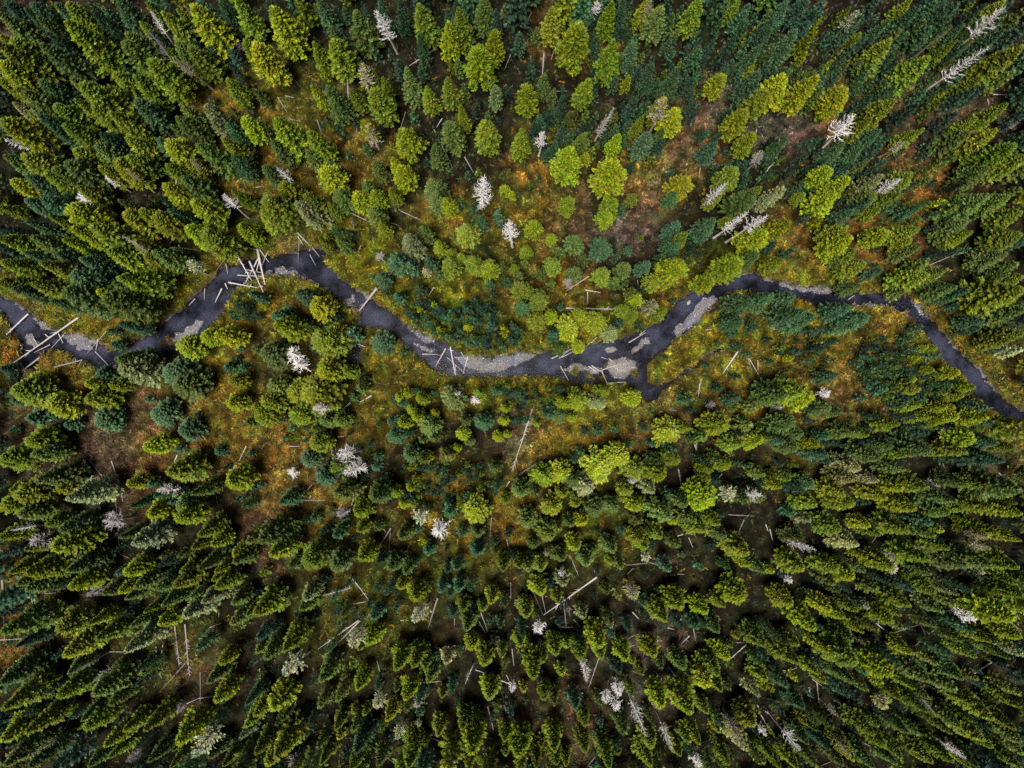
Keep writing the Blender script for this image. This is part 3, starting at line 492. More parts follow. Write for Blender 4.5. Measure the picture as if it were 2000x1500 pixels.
(1000, 1125): "210 130 150 y,400 70 120 p,110 330 150 o,360 210 100 o,50 560 110 y,130 540 70 m,340 630 140 o,160 770 190 y,240 680 100 y,260 970 110 o,390 780 90 o,560 330 100 p,670 560 170 y,720 650 140 o,540 640 140 o,430 560 90 o,890 660 130 y,950 680 60 y,780 400 80 p,840 180 90 m,740 130 90 m,1330 260 180 y,1200 355 190 o,1500 290 130 y,1660 250 120 o,1800 170 180 y,1450 410 120 b,1620 430 150 m,1970 550 160 o,1120 630 150 y,1190 720 90 m,1670 640 140 y,1620 780 150 o,1650 910 110 o,1770 490 60 o,1720 560 60 o,840 760 110 b,860 830 70 m,1020 770 80 o,1180 1030 150 y,1930 940 110 p,1990 820 140 o,1530 850 180 y,1400 1060 220 y,1530 1080 110 o,1340 720 130 m,500 1040 120 b,570 1150 120 o,230 1340 80 o,350 1380 160 o,330 1010 120 m,70 1420 180 y,690 1020 90 m,740 1220 60 m,880 1230 120 m,1080 1120 90 m,570 1370 120 o,830 1390 90 o,710 1360 100 m,1060 1490 170 o,1100 1330 150 o,760 1490 150 o,200 1490 120 o,330 1490 140 o,430 1490 100 o,1320 1420 110 o,1380 1300 110 m,1450 1310 120 y,1830 1350 170 p,1900 1170 170 o,1690 1470 120 o,1620 1220 90 o,1970 1460 90 o,1590 1290 80 m,1980 890 70 o,1710 880 90 m,1720 710 80 m,90 910 70 o,940 940 100 m",
(1500, 1125): "680 40 170 y,520 60 120 m,560 120 90 m,170 230 160 y,390 400 200 y,480 260 140 y,590 330 150 y,700 270 120 o,130 550 120 o,230 540 120 o,470 590 120 y,220 700 180 o,690 700 220 o,680 500 160 m,380 750 110 o,440 830 90 o,750 440 110 o,860 430 110 m,770 300 80 b,940 330 150 o,1110 250 200 o,1030 300 110 y,850 110 120 m,1320 90 180 o,1470 130 130 p,1370 260 140 m,1470 220 110 m,1900 360 250 y,1990 180 170 o,1930 40 150 o,1990 490 140 y,1980 360 110 o,1310 390 110 m,1050 410 110 m,1110 600 120 y,1000 600 80 o,1320 690 110 m,1620 640 130 o,1520 510 110 m,1740 520 120 o,1840 530 110 o,1890 640 160 m,1990 620 110 p,1270 820 200 m,930 800 170 y,890 840 90 o,770 760 100 b,660 840 140 m,280 1040 140 b,150 860 110 b,40 850 60 y,1130 880 110 o,1040 970 120 o,960 980 90 y,1030 900 100 o,1260 960 110 m,1240 1070 140 o,1550 800 150 m,1640 810 90 o,1600 1010 130 o,1470 900 120 m,1780 1120 180 o,1920 1190 150 o,1970 920 120 m,1690 1300 200 o,1750 1340 110 o,1600 1140 110 o,1510 1180 150 m,1990 1290 140 m,1990 1390 110 m,1980 1490 160 o,1090 1250 130 m,1180 1240 110 m,1430 1220 100 o,810 1240 180 o,860 1180 100 m,910 1330 130 o,1060 1400 150 o,1020 1490 140 m,320 1310 140 m,300 1160 90 o,380 1210 80 o,510 1190 120 m,480 1370 130 b,680 1430 150 y,1280 1460 150 o,1450 1480 200 o,1600 1480 110 o,1660 1490 130 m,50 1430 110 o,250 1490 150 o,380 1490 110 m,840 1490 170 m,600 1490 130 m,90 1490 120 o,1970 1030 120 o,1800 990 90 m,1880 950 110 m"}
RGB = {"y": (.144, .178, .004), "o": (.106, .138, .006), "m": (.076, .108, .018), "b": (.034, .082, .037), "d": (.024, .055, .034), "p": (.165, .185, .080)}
CNAME = {"y": "bright yellow-green", "o": "olive-green", "m": "mid-green", "b": "blue-green", "d": "dark green", "p": "pale frosty-green"}

class T: pass
trees = []
for (ox, oy), txt in TILES.items():
    for e in txt.split(","):
        a = e.split(); t = T(); t.ax = ox + float(a[0]) / 4; t.ay = oy + float(a[1]) / 4; t.w = float(a[2]) / 4; t.c = a[3]
        if any(abs(t.ax - q.ax) + abs(t.ay - q.ay) < .42 * (t.w + q.w) / 2 for q in trees): continue
        r = math.hypot(t.ax - 1000, t.ay - 750)
        d = t.w * S * .95
        if t.w < 24: h = 1.6 + 2.3 * d
        else: h = 3.8 + 2.45 * d
        h *= rng.uniform(.88, 1.14)
        if t.ay > 1000 or (t.ax > 1400 and t.ay > 770): h *= .86
        elif r > 850: h *= .93
        if t.ay < 330 and 520 < t.ax < 1300 and t.w >= 24: h *= 1.1
        if 640 < t.ay < 960 and t.ax < 760: h *= .55 if t.c == "b" else .78
        if t.ax > 1600 and 300 < t.ay < 800: h *= .85
        if r < 330: h = min(h, 8.5)
        t.h = min(h, 15.5); t.d = d * rng.uniform(1.0, 1.12) * (.95 if t.ay > 1000 or (t.ax > 1400 and t.ay > 770) else 1)
        k = (H - t.h) / H; t.x, t.y = P2W(1000 + (t.ax - 1000) * k, 750 + (t.ay - 750) * k)
        t.kind = "young" if (t.w < 24 and t.c in "bmdp") else ("pine" if t.c == "y" else "fir" if t.c == "o" else "spruce")
        trees.append(t)

# thickets of young spruces: polygons in photograph pixels, mean spacing in metres
THICK = [("1130 0 1500 0 1500 150 1395 150 1345 250 1250 290 1140 250 1060 300 1040 190 1150 120", 1.75, "b", (1.2, 2.1)), ("1500 0 1990 0 1990 150 1850 205 1650 190 1500 150", 2.0, "b", (1.4, 2.5)),
    ("785 595 830 583 880 605 925 580 965 600 1012 640 1005 682 940 682 880 662 805 625", .9, "b", (1.1, 1.8)), ("1530 640 1640 640 1640 712 1600 730 1530 715", 1.1, "b", (.9, 1.7)),
    ("1705 652 1805 655 1850 720 1900 760 1930 800 1880 860 1800 830 1700 745", 1.15, "b", (1.0, 1.8)), ("775 905 975 905 975 1000 860 1010 775 985", 1.25, "b", (.8, 1.6)),
    ("985 755 1110 760 1100 815 990 825", 1.1, "b", (.9, 1.7)), ("1250 450 1390 450 1400 520 1260 520", 1.8, "b", (.7, 1.4)), ("1060 270 1200 240 1230 330 1100 360", 1.6, "b", (.9, 1.7)),
    ("740 260 960 260 960 360 740 350", 2.6, "b", (.7, 1.5)), ("1500 260 1740 260 1760 370 1500 380", 1.9, "b", (.9, 1.8)), ("1380 250 1480 250 1500 360 1390 360", 1.7, "b", (.9, 1.7)),
    ("540 820 640 820 620 870 540 870", 1.6, "b", (.8, 1.5)), ("440 560 520 570 500 620 440 620", 1.5, "b", (.8, 1.5)), ("1480 700 1560 720 1560 800 1480 790", 2.0, "b", (.8, 1.6)), ("950 330 1060 300 1060 380 960 380", 2.0, "b", (.7, 1.4)),
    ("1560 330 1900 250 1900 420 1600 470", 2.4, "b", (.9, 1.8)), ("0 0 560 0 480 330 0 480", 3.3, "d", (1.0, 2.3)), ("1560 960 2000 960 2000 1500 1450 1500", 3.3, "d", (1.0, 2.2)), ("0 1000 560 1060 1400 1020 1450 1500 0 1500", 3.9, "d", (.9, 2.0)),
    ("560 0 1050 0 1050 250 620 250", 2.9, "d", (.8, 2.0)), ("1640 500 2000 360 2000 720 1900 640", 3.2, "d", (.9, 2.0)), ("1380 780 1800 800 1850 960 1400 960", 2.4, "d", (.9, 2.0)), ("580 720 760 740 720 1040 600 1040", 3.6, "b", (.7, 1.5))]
def clear(x, y, rad, lst):
    return all((x - q.x) ** 2 + (y - q.y) ** 2 > rad * rad for q in lst)
saps = []
for s, sp, c, (d0, d1) in THICK:
    P = np.array([float(v) for v in s.split()]).reshape(-1, 2); lo, hi = P.min(0), P.max(0)
    area = (hi - lo).prod() * S * S; loc = []
    for _ in range(int(area / sp ** 2 * 1.9)):
        px, py = lo + rng.random(2) * (hi - lo)
        if not in_poly(np.array([px]), np.array([py]), P)[0]: continue
        t = T(); t.d = rng.uniform(d0, d1) if rng.random() < .7 else rng.uniform(d0 * .6, d0); t.h = (1.0 + 2.6 * t.d) * rng.uniform(.75, 1.35)
        k = (H - t.h) / H; t.ax, t.ay = px, py
        t.x, t.y = map(float, P2W(1000 + (px - 1000) * k, 750 + (py - 750) * k))
        if not clear(t.x, t.y, sp * .62, loc): continue
        if not all((t.x - q.x) ** 2 + (t.y - q.y) ** 2 > (.35 * q.d) ** 2 + .2 for q in trees): continue
        t.w = t.d / S; t.c = rng.choice(list("bbbmmdd" if c == "b" else "dddbm")); t.kind = "young"
        if rng.random() < .05: t.c = "y"
        loc.append(t)
    saps += loc
# dark middle-sized trees that fill the gaps of the closed stands, and the forest just beyond the frame
fill = []
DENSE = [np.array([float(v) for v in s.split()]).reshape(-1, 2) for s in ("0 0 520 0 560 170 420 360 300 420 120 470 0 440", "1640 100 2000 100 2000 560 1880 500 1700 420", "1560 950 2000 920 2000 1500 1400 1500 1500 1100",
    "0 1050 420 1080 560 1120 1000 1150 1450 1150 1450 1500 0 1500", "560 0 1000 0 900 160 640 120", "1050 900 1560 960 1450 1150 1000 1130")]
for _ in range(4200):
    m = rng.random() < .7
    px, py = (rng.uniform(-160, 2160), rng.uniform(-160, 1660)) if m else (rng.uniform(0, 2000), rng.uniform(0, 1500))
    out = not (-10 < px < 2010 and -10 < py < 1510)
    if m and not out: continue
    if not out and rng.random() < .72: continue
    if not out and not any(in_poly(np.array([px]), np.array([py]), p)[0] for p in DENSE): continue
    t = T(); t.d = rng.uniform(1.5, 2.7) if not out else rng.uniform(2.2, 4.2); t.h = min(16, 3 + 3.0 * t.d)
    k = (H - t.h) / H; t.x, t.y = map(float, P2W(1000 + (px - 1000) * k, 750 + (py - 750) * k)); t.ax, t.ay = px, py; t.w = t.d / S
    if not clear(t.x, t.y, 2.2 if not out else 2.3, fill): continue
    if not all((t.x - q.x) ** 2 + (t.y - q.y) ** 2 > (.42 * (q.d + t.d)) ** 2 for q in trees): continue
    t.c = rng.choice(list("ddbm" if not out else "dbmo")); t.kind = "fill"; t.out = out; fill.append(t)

allp = trees + saps + fill
zz, ss = ground_z(np.array([float(t.x) for t in allp]), np.array([float(t.y) for t in allp]))
for t, z, s in zip(allp, zz, ss): t.x, t.y, t.z, t.sd = float(t.x), float(t.y), float(z), float(s)
trees = [t for t in trees if t.sd < .5]
for t in trees:
    if t.sd > -.2: t.z = max(t.z, -.5)
saps = [t for t in saps if t.sd < -.8]; fill = [t for t in fill if t.sd < -2.5]
young = [t for t in trees + saps if t.kind == "young"]; young.sort(key=lambda t: -t.d)
byk = {k: sorted([t for t in trees if t.kind == k], key=lambda t: -t.d * t.h) for k in ("pine", "fir", "spruce")}
CAP = 300
print({k: len(v) for k, v in byk.items()}, "young", len(young), "fill", len(fill))
single = []; rest = list(fill)
for k in byk: single += byk[k][:CAP]; rest += byk[k][CAP:]
inframe = [t for t in young if 0 < t.ax < 2000 and 0 < t.ay < 1500]
single += inframe[:CAP]; keep = set(map(id, inframe[:CAP])); rest += [t for t in young if id(t) not in keep]

# ------------------------------------------------------------------ labels: each thing is named by its look and by the landmark it stands nearest to
MARKS = [("the log jam in the river", 495, 525), ("the log spanning the left river", 90, 665), ("the white log bridging the river", 720, 588), ("the teal thicket inside the bend", 910, 630),
    ("the long mid-river gravel bar", 960, 708), ("the pool beside the river", 1272, 772), ("the curved gravel bar", 1362, 612), ("the orange meadow", 540, 915), ("the golden meadow", 440, 800), ("the white fan-shaped snag", 945, 372),
    ("the upper clearing's snag", 995, 455), ("the top left corner", 0, 0), ("the top right corner", 2000, 0), ("the bottom left corner", 0, 1500), ("the bottom right corner", 2000, 1500),
    ("the middle of the top edge", 1000, 0), ("the middle of the bottom edge", 1000, 1500), ("the middle of the left edge", 0, 850), ("the middle of the right edge", 2000, 640), ("the mauve clearing", 1240, 430), ("the upper brown strip", 1430, 195),
    ("the rust clearing", 1850, 225), ("the river's last bend", 1790, 595), ("the river's east end", 1975, 812), ("the pale tree pair", 1670, 920), ("the twin upper snags", 1475, 435), ("the branchy fallen tree", 1015, 860),
    ("the lower left crossed logs", 360, 1280), ("the twin lower snags", 836, 1022), ("the white dead bush", 575, 705), ("the bare-stemmed top snag", 752, 55), ("the V of two logs", 670, 1235),
    ("the long slanting log", 1115, 1165), ("the lower snag cluster", 1196, 1365), ("the side slough", 695, 690), ("the mauve grass at left", 190, 920), ("the boulder at the water's edge", 1346, 590)]
SECT = ["right of", "above right of", "above", "above left of", "left of", "below left of", "below", "below right of"]
ORD = ["nearest", "second nearest", "third nearest", "fourth nearest", "fifth nearest", "sixth nearest", "seventh nearest", "eighth nearest", "ninth nearest", "tenth nearest", "eleventh nearest", "twelfth nearest"]
def assign_labels(items):
    """items: objects with .px .py .desc ; gives each a .label that no other item can carry"""
    best = {}
    n = len(items); px = np.array([t.px for t in items]); py = np.array([t.py for t in items])
    groups = {}
    for i, t in enumerate(items): groups.setdefault(t.desc, []).append(i)
    for li, (nm, mx, my) in enumerate(MARKS):
        d = np.hypot(px - mx, py - my); sec = (np.round(np.degrees(np.arctan2(my - py, px - mx)) / 45).astype(int)) % 8
        for desc, ids in groups.items():
            for s in range(8):
                q = sorted((i for i in ids if sec[i] == s), key=lambda i: d[i])
                for rk, i in enumerate(q[:12]):
                    cost = rk * 60 + d[i] + (25 if li in range(11, 19) else 0)
                    if i not in best or cost < best[i][0]: best[i] = (cost, rk, s, nm)
    for i, t in enumerate(items):
        if i in best:
            _, rk, s, nm = best[i]; t.label = "%s, %s %s %s" % (t.desc, ORD[rk], SECT[s], nm)
        else: t.label = None
for t in single:
    t.px, t.py = t.ax, t.ay
    size = "large" if t.w > 48 else "small" if t.w < 33 else "medium"
    if t.kind == "young": size = "bushy" if t.w > 20 else "slim"
    noun = {"pine": "pine", "fir": "fir", "spruce": "spruce", "young": "young spruce"}[t.kind]
    t.desc = "%s %s %s" % (size, CNAME[t.c], noun)
assign_labels(single)
lost = [t for t in single if not t.label]
if lost: print("unlabelled trees", len(lost)); rest += lost; single = [t for t in single if t.label]

GROUP = {"pine": "yellow-green pines of the valley", "fir": "olive firs of the valley", "spruce": "grey-green and blue-green spruces of the valley", "young": "young spruces of the understorey"}
NAME = {"pine": "pine_tree", "fir": "fir_tree", "spruce": "spruce_tree", "young": "young_spruce"}
CAT = {"pine": "pine", "fir": "fir", "spruce": "spruce", "young": "young spruce"}
for i, t in enumerate(single):
    vi = int(rng.integers(len(KIND[t.kind])))
    if t.kind != "young" and (t.ay > 1050 or t.ax > 1600) and rng.random() < .7: vi = int(rng.choice((2, 4) if t.kind == "pine" else (1, 3, 5)))
    v = KIND[t.kind][vi]
    nh, nr = (4.0, .9) if t.kind == "young" else (NOM_H, NOM_R)
    e = add(NAME[t.kind], None, loc=(t.x, t.y, t.z), rot=(rng.normal() * .025, rng.normal() * .025, rng.random() * 6.28))
    e.empty_display_size = .5
    tag(e, t.label, CAT[t.kind], GROUP[t.kind])
    sx = t.d / 2 / nr; sc = (sx * rng.uniform(.92, 1.08), sx * rng.uniform(.92, 1.08), t.h / nh)
    c = np.array(RGB[t.c]) + (np.array(RGB[{"y": "o", "o": "m", "m": "b", "b": "m", "d": "b", "p": "m"}[t.c]]) - np.array(RGB[t.c])) * rng.uniform(0, .3)
    if t.kind == "young": c = c * np.array((.95, .95, .92))
    c = c * rng.uniform(.74, 1.28) * (1 + rng.normal(size=3) * np.array((.065, .03, .12)))
    add("crown", v[3], e, scale=sc, color=np.clip(c, .003, .4))
    add("trunk", YTRUNK if t.kind == "young" else TRUNKS[i % 4], e, scale=(sx ** .5, sx ** .5, t.h / nh), color=np.array((.20, .155, .125)) * rng.uniform(.6, 1.3))

Vs, Fs, Cs, off = [], [], [], 0
for t in rest:
    lod = LOW["young" if t.kind == "young" else "tree"]; V, F, C = lod[int(rng.integers(len(lod)))]
    nh, nr = (4.0, .9) if t.kind == "young" else (NOM_H, NOM_R)
    a = rng.random() * 6.28; ca, sa = math.cos(a), math.sin(a); sx = t.d / 2 / nr
    W = np.stack([(V[:, 0] * ca - V[:, 1] * sa) * sx + t.x, (V[:, 0] * sa + V[:, 1] * ca) * sx + t.y, V[:, 2] * t.h / nh + t.z], 1)
    c = np.array(RGB[t.c]) * np.array((.95, .92, .86)) * rng.uniform(.5, 1.4) * (1 + rng.normal(size=3) * np.array((.1, .04, .1)))
    Vs.append(W); Fs.append(F + off); Cs.append(C * c); off += len(W)
tag(add("forest", mesh_np("forest", np.concatenate(Vs), np.concatenate(Fs), np.concatenate(Cs), M_LEAF)), "mass of smaller dark conifers filling the gaps of the stand", "forest", kind="stuff")
print("single", len(single), "rest", len(rest), "rest quads", sum(map(len, Fs)))

# ------------------------------------------------------------------ dead standing trees
def tube(path, rad, seg=4):
    v, f = [], []
    for k, (p, r) in enumerate(zip(path, rad)):
        for j in range(seg):
            a = j / seg * 6.2832; v.append((p[0] + r * math.cos(a), p[1] + r * math.sin(a), p[2] + r * .3 * math.sin(a * 2)))
    for k in range(len(path) - 1):
        for j in range(seg): f.append((k * seg + j, k * seg + (j + 1) % seg, (k + 1) * seg + (j + 1) % seg, (k + 1) * seg + j))
    return v, f
def branches_mesh(seed, Ht, R, z0, nb, thick=.05, twigs=7):
    r = np.random.default_rng(seed); V, F = [], []
    def put(path, rad, seg=3):
        v, f = tube(path, rad, seg); o = len(V); V.extend(v); F.extend(tuple(i + o for i in q) for q in f)
    for i in range(nb):
        f = i / nb; z = Ht * (z0 + (1 - z0) * f) * .985; a = i * 2.4 + r.normal() * .4
        L = R * (1.05 - f) ** .7 * r.uniform(.2, 1.15) + .12; up = r.uniform(-.05, .45) + .3 * f
        pth = [(s * L * math.cos(a + .25 * s), s * L * math.sin(a + .25 * s), z + up * L * s + .25 * L * s * s) for s in (0, .35, .7, 1)]
        th = thick * (1.15 - f * .6); put(pth, [th, th * .75, th * .5, th * .2], 4)
        for j in range(twigs):
            s = r.uniform(.3, .98); p = np.array((s * L * math.cos(a + .25 * s), s * L * math.sin(a + .25 * s), z + up * L * s + .25 * L * s * s))
            b = a + r.choice((-1, 1)) * r.uniform(.4, 1.1); l = L * r.uniform(.18, .42)
            put([p, p + np.array((math.cos(b) * l * .6, math.sin(b) * l * .6, l * .25)), p + np.array((math.cos(b) * l, math.sin(b) * l, l * .6))], [th * .6, th * .42, th * .12], 3)
    return mesh_np("branches", V, F, None, M_BARK)
def lichen_mesh(seed, Ht, R, z0):
    V, F, C = crown_mesh("lichen", seed, Ht, R, 55, base=z0, prof=.75, ntuft=8, tl=.34, tw=.09, top=.1)
    return mesh_np("needles", V, F, C, M_LEAF)
SN_H, SN_R = 12.0, 1.4
SN_B = [branches_mesh(300 + k, SN_H, SN_R, z0, nb, th, 8) for k, (z0, nb, th) in enumerate(((.42, 80, .055), (.5, 68, .06), (.35, 90, .05), (.55, 58, .06), (.2, 100, .05)))]
SN_S = [branches_mesh(330 + k, SN_H, SN_R * .8, .5, 22, .045, 3) for k in range(3)]
SN_L = [lichen_mesh(340 + k, SN_H, SN_R, z0) for k, z0 in enumerate((.45, .35, .55))]
SN_T = [trunk_mesh("trunk", SN_H, .22, 350 + k, lean=.3) for k in range(3)]
# apex x, apex y, width px, style (w white, g grey, h half green, p pale with lichen, t thin), optional foot x y
SNAGS = """735 22 32 w 777 105,708 125 30 h 725 195,718 245 28 h 741 292,1168 2 24 w 1150 52,1200 210 20 w 1162 275,1297 193 34 h 1267 262,1060 258 24 w 1052 305,1217 330 18 w 1217 362,1490 297 22 g 1453 338,1420 357 26 w 1370 405,1272 0 22 h 1245 56
1962 15 34 w 1854 110,1934 90 30 w 1802 180,1669 225 40 w 1593 307,1760 350 26 w 1705 378,1678 20 22 p 1626 78,1862 50 14 g 1790 108,1993 230 26 g 1955 256,1962 212 18 h 1908 238,1768 277 18 h 1718 306
295 23 18 w 342 92,287 56 18 g 372 165,8 272 26 w 92 294,205 344 22 w 255 374,370 311 18 h 418 348,60 215 20 p 137 285,246 330 22 h 302 375,335 112 18 h 415 172,355 2 14 g 398 60,460 86 20 g 478 98
152 377 30 w 190 412,435 380 24 w 486 425,237 460 18 w 330 520,366 511 26 p 405 535,945 345 40 w 941 408,994 432 32 w 1001 482,568 688 36 w 592 700,578 710 34 w 600 712,738 500 20 g 752 502,831 529 20 h 838 536,687 430 14 g 692 446,540 327 20 w 592 372
1463 413 24 w 1394 464,1499 421 30 w 1418 473,1112 547 22 g 1108 556,1168 505 14 g 1166 512,208 1017 40 g 262 1008,20 1036 16 w 90 1024,60 1063 36 g 122 1040,0 766 30 w 40 768,308 958 24 w 368 952,338 967 20 p 372 964,158 1020 30 h 205 1028
890 770 20 w 893 768,928 783 22 w 930 780,612 799 26 w 656 792,608 890 20 w 612 888,570 925 24 w 578 920,662 888 36 w 706 878,672 924 36 w 715 906,660 1006 24 g 684 992,817 1012 34 p 828 1000,855 1040 40 w 860 1022
1237 943 18 w 1228 930,1395 790 22 g 1380 794,1432 962 34 p 1415 985,1487 968 26 w 1440 980,1264 1094 20 p 1258 1080,1096 1126 16 w 1100 1104,1068 1086 12 p 1066 1070,1618 770 24 w 1592 766,1570 787 22 g 1550 786,1524 797 22 w 1505 795,1857 840 28 g 1828 858,1835 950 18 w 1795 938,1940 963 22 w 1898 966
1698 1027 22 h 1660 1012,1592 1074 24 w 1524 1056,1755 1084 28 g 1718 1074,1750 1112 28 h 1722 1100,1932 1050 22 h 1860 1034,1936 1072 20 h 1848 1052,1815 1077 14 g 1765 1056,1922 1120 16 p 1890 1106,170 1163 28 g 208 1140
60 1475 14 p 146 1424,130 1320 12 g 212 1272,244 1490 22 g 294 1460,375 1480 44 p 440 1400,182 1332 22 g 230 1298,345 1394 18 g 362 1360,552 1316 36 p 604 1272,685 1260 32 p 722 1214,808 1212 32 p 838 1176,640 1300 20 w 660 1276,734 1383 26 p 752 1336,563 1498 24 g 592 1460,910 1328 14 w 924 1296,812 1380 22 g 828 1352,954 1368 18 h 960 1320
1000 1352 18 w 1000 1322,924 1416 20 h 920 1390,882 1490 24 p 890 1464,774 1444 22 p 790 1404,818 1418 12 p 818 1396,1052 1236 28 w 1052 1206,1114 1206 14 w 1106 1170,1056 1265 10 w 1056 1250,1240 1170 28 h 1224 1132,1146 1332 20 w 1142 1292,1140 1300 18 w 1138 1286,1182 1372 24 w 1186 1330,1212 1358 28 w 1198 1322,1202 1384 26 w 1206 1352
1262 1438 26 w 1226 1350,1312 1464 20 w 1280 1384,1290 1382 24 h 1276 1350,1472 1238 14 w 1464 1214,1452 1462 30 h 1412 1382,1496 1436 20 w 1478 1412,1366 1496 28 w 1350 1452,1546 1136 18 w 1524 1124,1528 1174 22 h 1502 1148,1722 1190 18 w 1708 1172,1906 1212 40 w 1846 1188
1732 1384 28 h 1698 1342,1562 1466 24 w 1500 1388,1888 1482 22 w 1824 1438,1662 1478 20 h 1610 1416,1824 1392 16 g 1786 1352,1690 1260 12 p 1664 1236,1838 1344 10 p 1816 1326,1914 1366 10 p 1876 1344,1638 1400 12 p 1602 1364,1806 1204 16 p 1780 1186,1698 1188 18 p 1664 1162,988 1392 14 g 984 1360"""
snags = []
for e in SNAGS.replace("\n", ",").split(","):
    a = e.split(); t = T(); t.ax, t.ay, t.w, t.st = float(a[0]), float(a[1]), float(a[2]), a[3]; t.bx, t.by = float(a[4]), float(a[5])
    r = math.hypot(t.ax - 1000, t.ay - 750); L = math.hypot(t.ax - t.bx, t.ay - t.by)
    t.h = min(17.0, max(5.0, L / max(r, 60) * H * 1.16)) if r > 150 else 7.5
    t.px, t.py = (t.ax + t.bx) / 2, (t.ay + t.by) / 2
    t.desc = {"w": "bleached white snag", "g": "weathered grey snag", "h": "half-dead snag with green tufts", "p": "pale lichen-draped dying tree"}[t.st]
    snags.append(t)
assign_labels(snags)
snags = [t for t in snags if t.label]
for i, t in enumerate(snags):
    k = (H - t.h) / H
    tx, ty = P2W(1000 + (t.ax - 1000) * k, 750 + (t.ay - 750) * k); bx, by = P2W(t.bx, t.by)
    if math.hypot(bx - tx, by - ty) > 1.6:       # foot hidden by the undergrowth: keep the stem close to upright
        f = 1.6 / math.hypot(bx - tx, by - ty); bx, by = tx + (bx - tx) * f, ty + (by - ty) * f
    z, sd = gz(bx, by)
    e = add("dead_tree", None, loc=(bx, by, z)); tag(e, t.label, "dead tree", "dead standing trees"); e.empty_display_size = .5
    dv = np.array((tx - bx, ty - by, t.h)); L = np.linalg.norm(dv)
    e.rotation_mode = 'QUATERNION'
    from mathutils import Vector, Quaternion
    e.rotation_quaternion = Vector(dv).to_track_quat('Z', 'Y') @ Quaternion((0, 0, 1), rng.random() * 6.28)
    sx = t.w * S * .98 / 2 / SN_R; sc = (sx, sx, L / SN_H)
    wc = {"w": (.66, .645, .65), "g": (.30, .28, .29), "h": (.50, .47, .44), "p": (.42, .42, .34)}[t.st]; wc = np.array(wc) * rng.uniform(.85, 1.15)
    add("trunk", SN_T[i % 3], e, scale=(max(.8, sx ** .5), max(.8, sx ** .5), L / SN_H), color=wc * np.array((.85, .78, .74)))
    if t.st in "wg": add("branches", (SN_B if t.w > 15 else SN_S)[i % (5 if t.w > 15 else 3)], e, scale=sc, color=wc)
    else:
        add("branches", SN_B[i % 4] if t.st == "h" else SN_S[i % 3], e, scale=(sx, sx, L / SN_H), color=wc)
        add("needles", SN_L[i % 3], e, scale=(sx * 1.05, sx * 1.05, L / SN_H * .97), color=(.17, .16, .012) if t.st == "h" else (.24, .25, .13))

# ------------------------------------------------------------------ fallen logs
def log_mesh(seed, stubs):
    """a fallen stem along +X, one metre long, radius 1 at the butt: scaled per log"""
    r = np.random.default_rng(seed); v, f = [], []; seg = 8; n = 9
    oy = np.cumsum(r.normal(size=n) * .10) ; oz = np.cumsum(r.normal(size=n) * .06); oy -= np.linspace(oy[0], oy[-1], n); oz -= np.linspace(oz[0], oz[-1], n)
    for k in range(n):
        rad = 1.1 - .72 * k / (n - 1)
        for j in range(seg):
            a = j / seg * 6.2832; q = rad * (1 + r.normal() * .05); v.append((k / (n - 1) + (r.normal() * .008 if k in (0, n - 1) else 0), oy[k] + q * math.cos(a), oz[k] + q * math.sin(a)))
    for k in range(n - 1):
        for j in range(seg): f.append((k * seg + j, (k + 1) * seg + j, (k + 1) * seg + (j + 1) % seg, k * seg + (j + 1) % seg))
    for k in (0, n - 1):
        c = len(v); v.append((k / (n - 1) + (.006 if k else -.006), oy[k], oz[k]))
        for j in range(seg): q = (k * seg + j, k * seg + (j + 1) % seg, c, c); f.append((q[0], q[1], c, c) if k else (q[1], q[0], c, c))
    quads = [q for q in f if q[2] != q[3]]; tris = [q[:3] for q in f if q[2] == q[3]]
    me = bpy.data.meshes.new("log"); me.from_pydata(v, [], quads + tris); me.materials.append(M_BARK)
    for p in me.polygons: p.use_smooth = True
    return me
LOGS_ME = [log_mesh(400 + k, 4) for k in range(6)]
def limb_mesh(seed, nb, ln):
    """broken limbs of a fallen stem, in metres of girth around the axis; x in 0..1 of its length is set by the caller's scale"""
    r = np.random.default_rng(seed); V, F = [], []
    for i in range(nb):
        x = r.uniform(.25, .97); a = r.uniform(-2.6, 2.6); l = ln * r.uniform(.35, 1.0); dy, dz = math.sin(a), abs(math.cos(a)) * .7
        sl = r.uniform(.0, .09)
        v, f = tube([(x, 0, 0), (x + sl * .5, dy * l * .5, dz * l * .5), (x + sl, dy * l, dz * l)], [.13, .085, .03], 4)
        v = [(p[0] * 1.0 - (0), p[1], p[2]) for p in v]
        # the tube's x spread is in stem lengths: squeeze it back to a thin limb
        base = [x, x + sl * .5, x + sl]; v = [(base[k // 4] + (p[0] - base[k // 4]) * .08, p[1], p[2]) for k, p in enumerate(v)]
        o = len(V); V += v; F += [tuple(q + o for q in t) for t in f]
    return mesh_np("limbs", V, F, None, M_BARK)
LIMBS = [limb_mesh(420 + k, 9, 4.0) for k in range(3)]; LIMBS_L = [limb_mesh(430 + k, 26, 4.2) for k in range(2)]
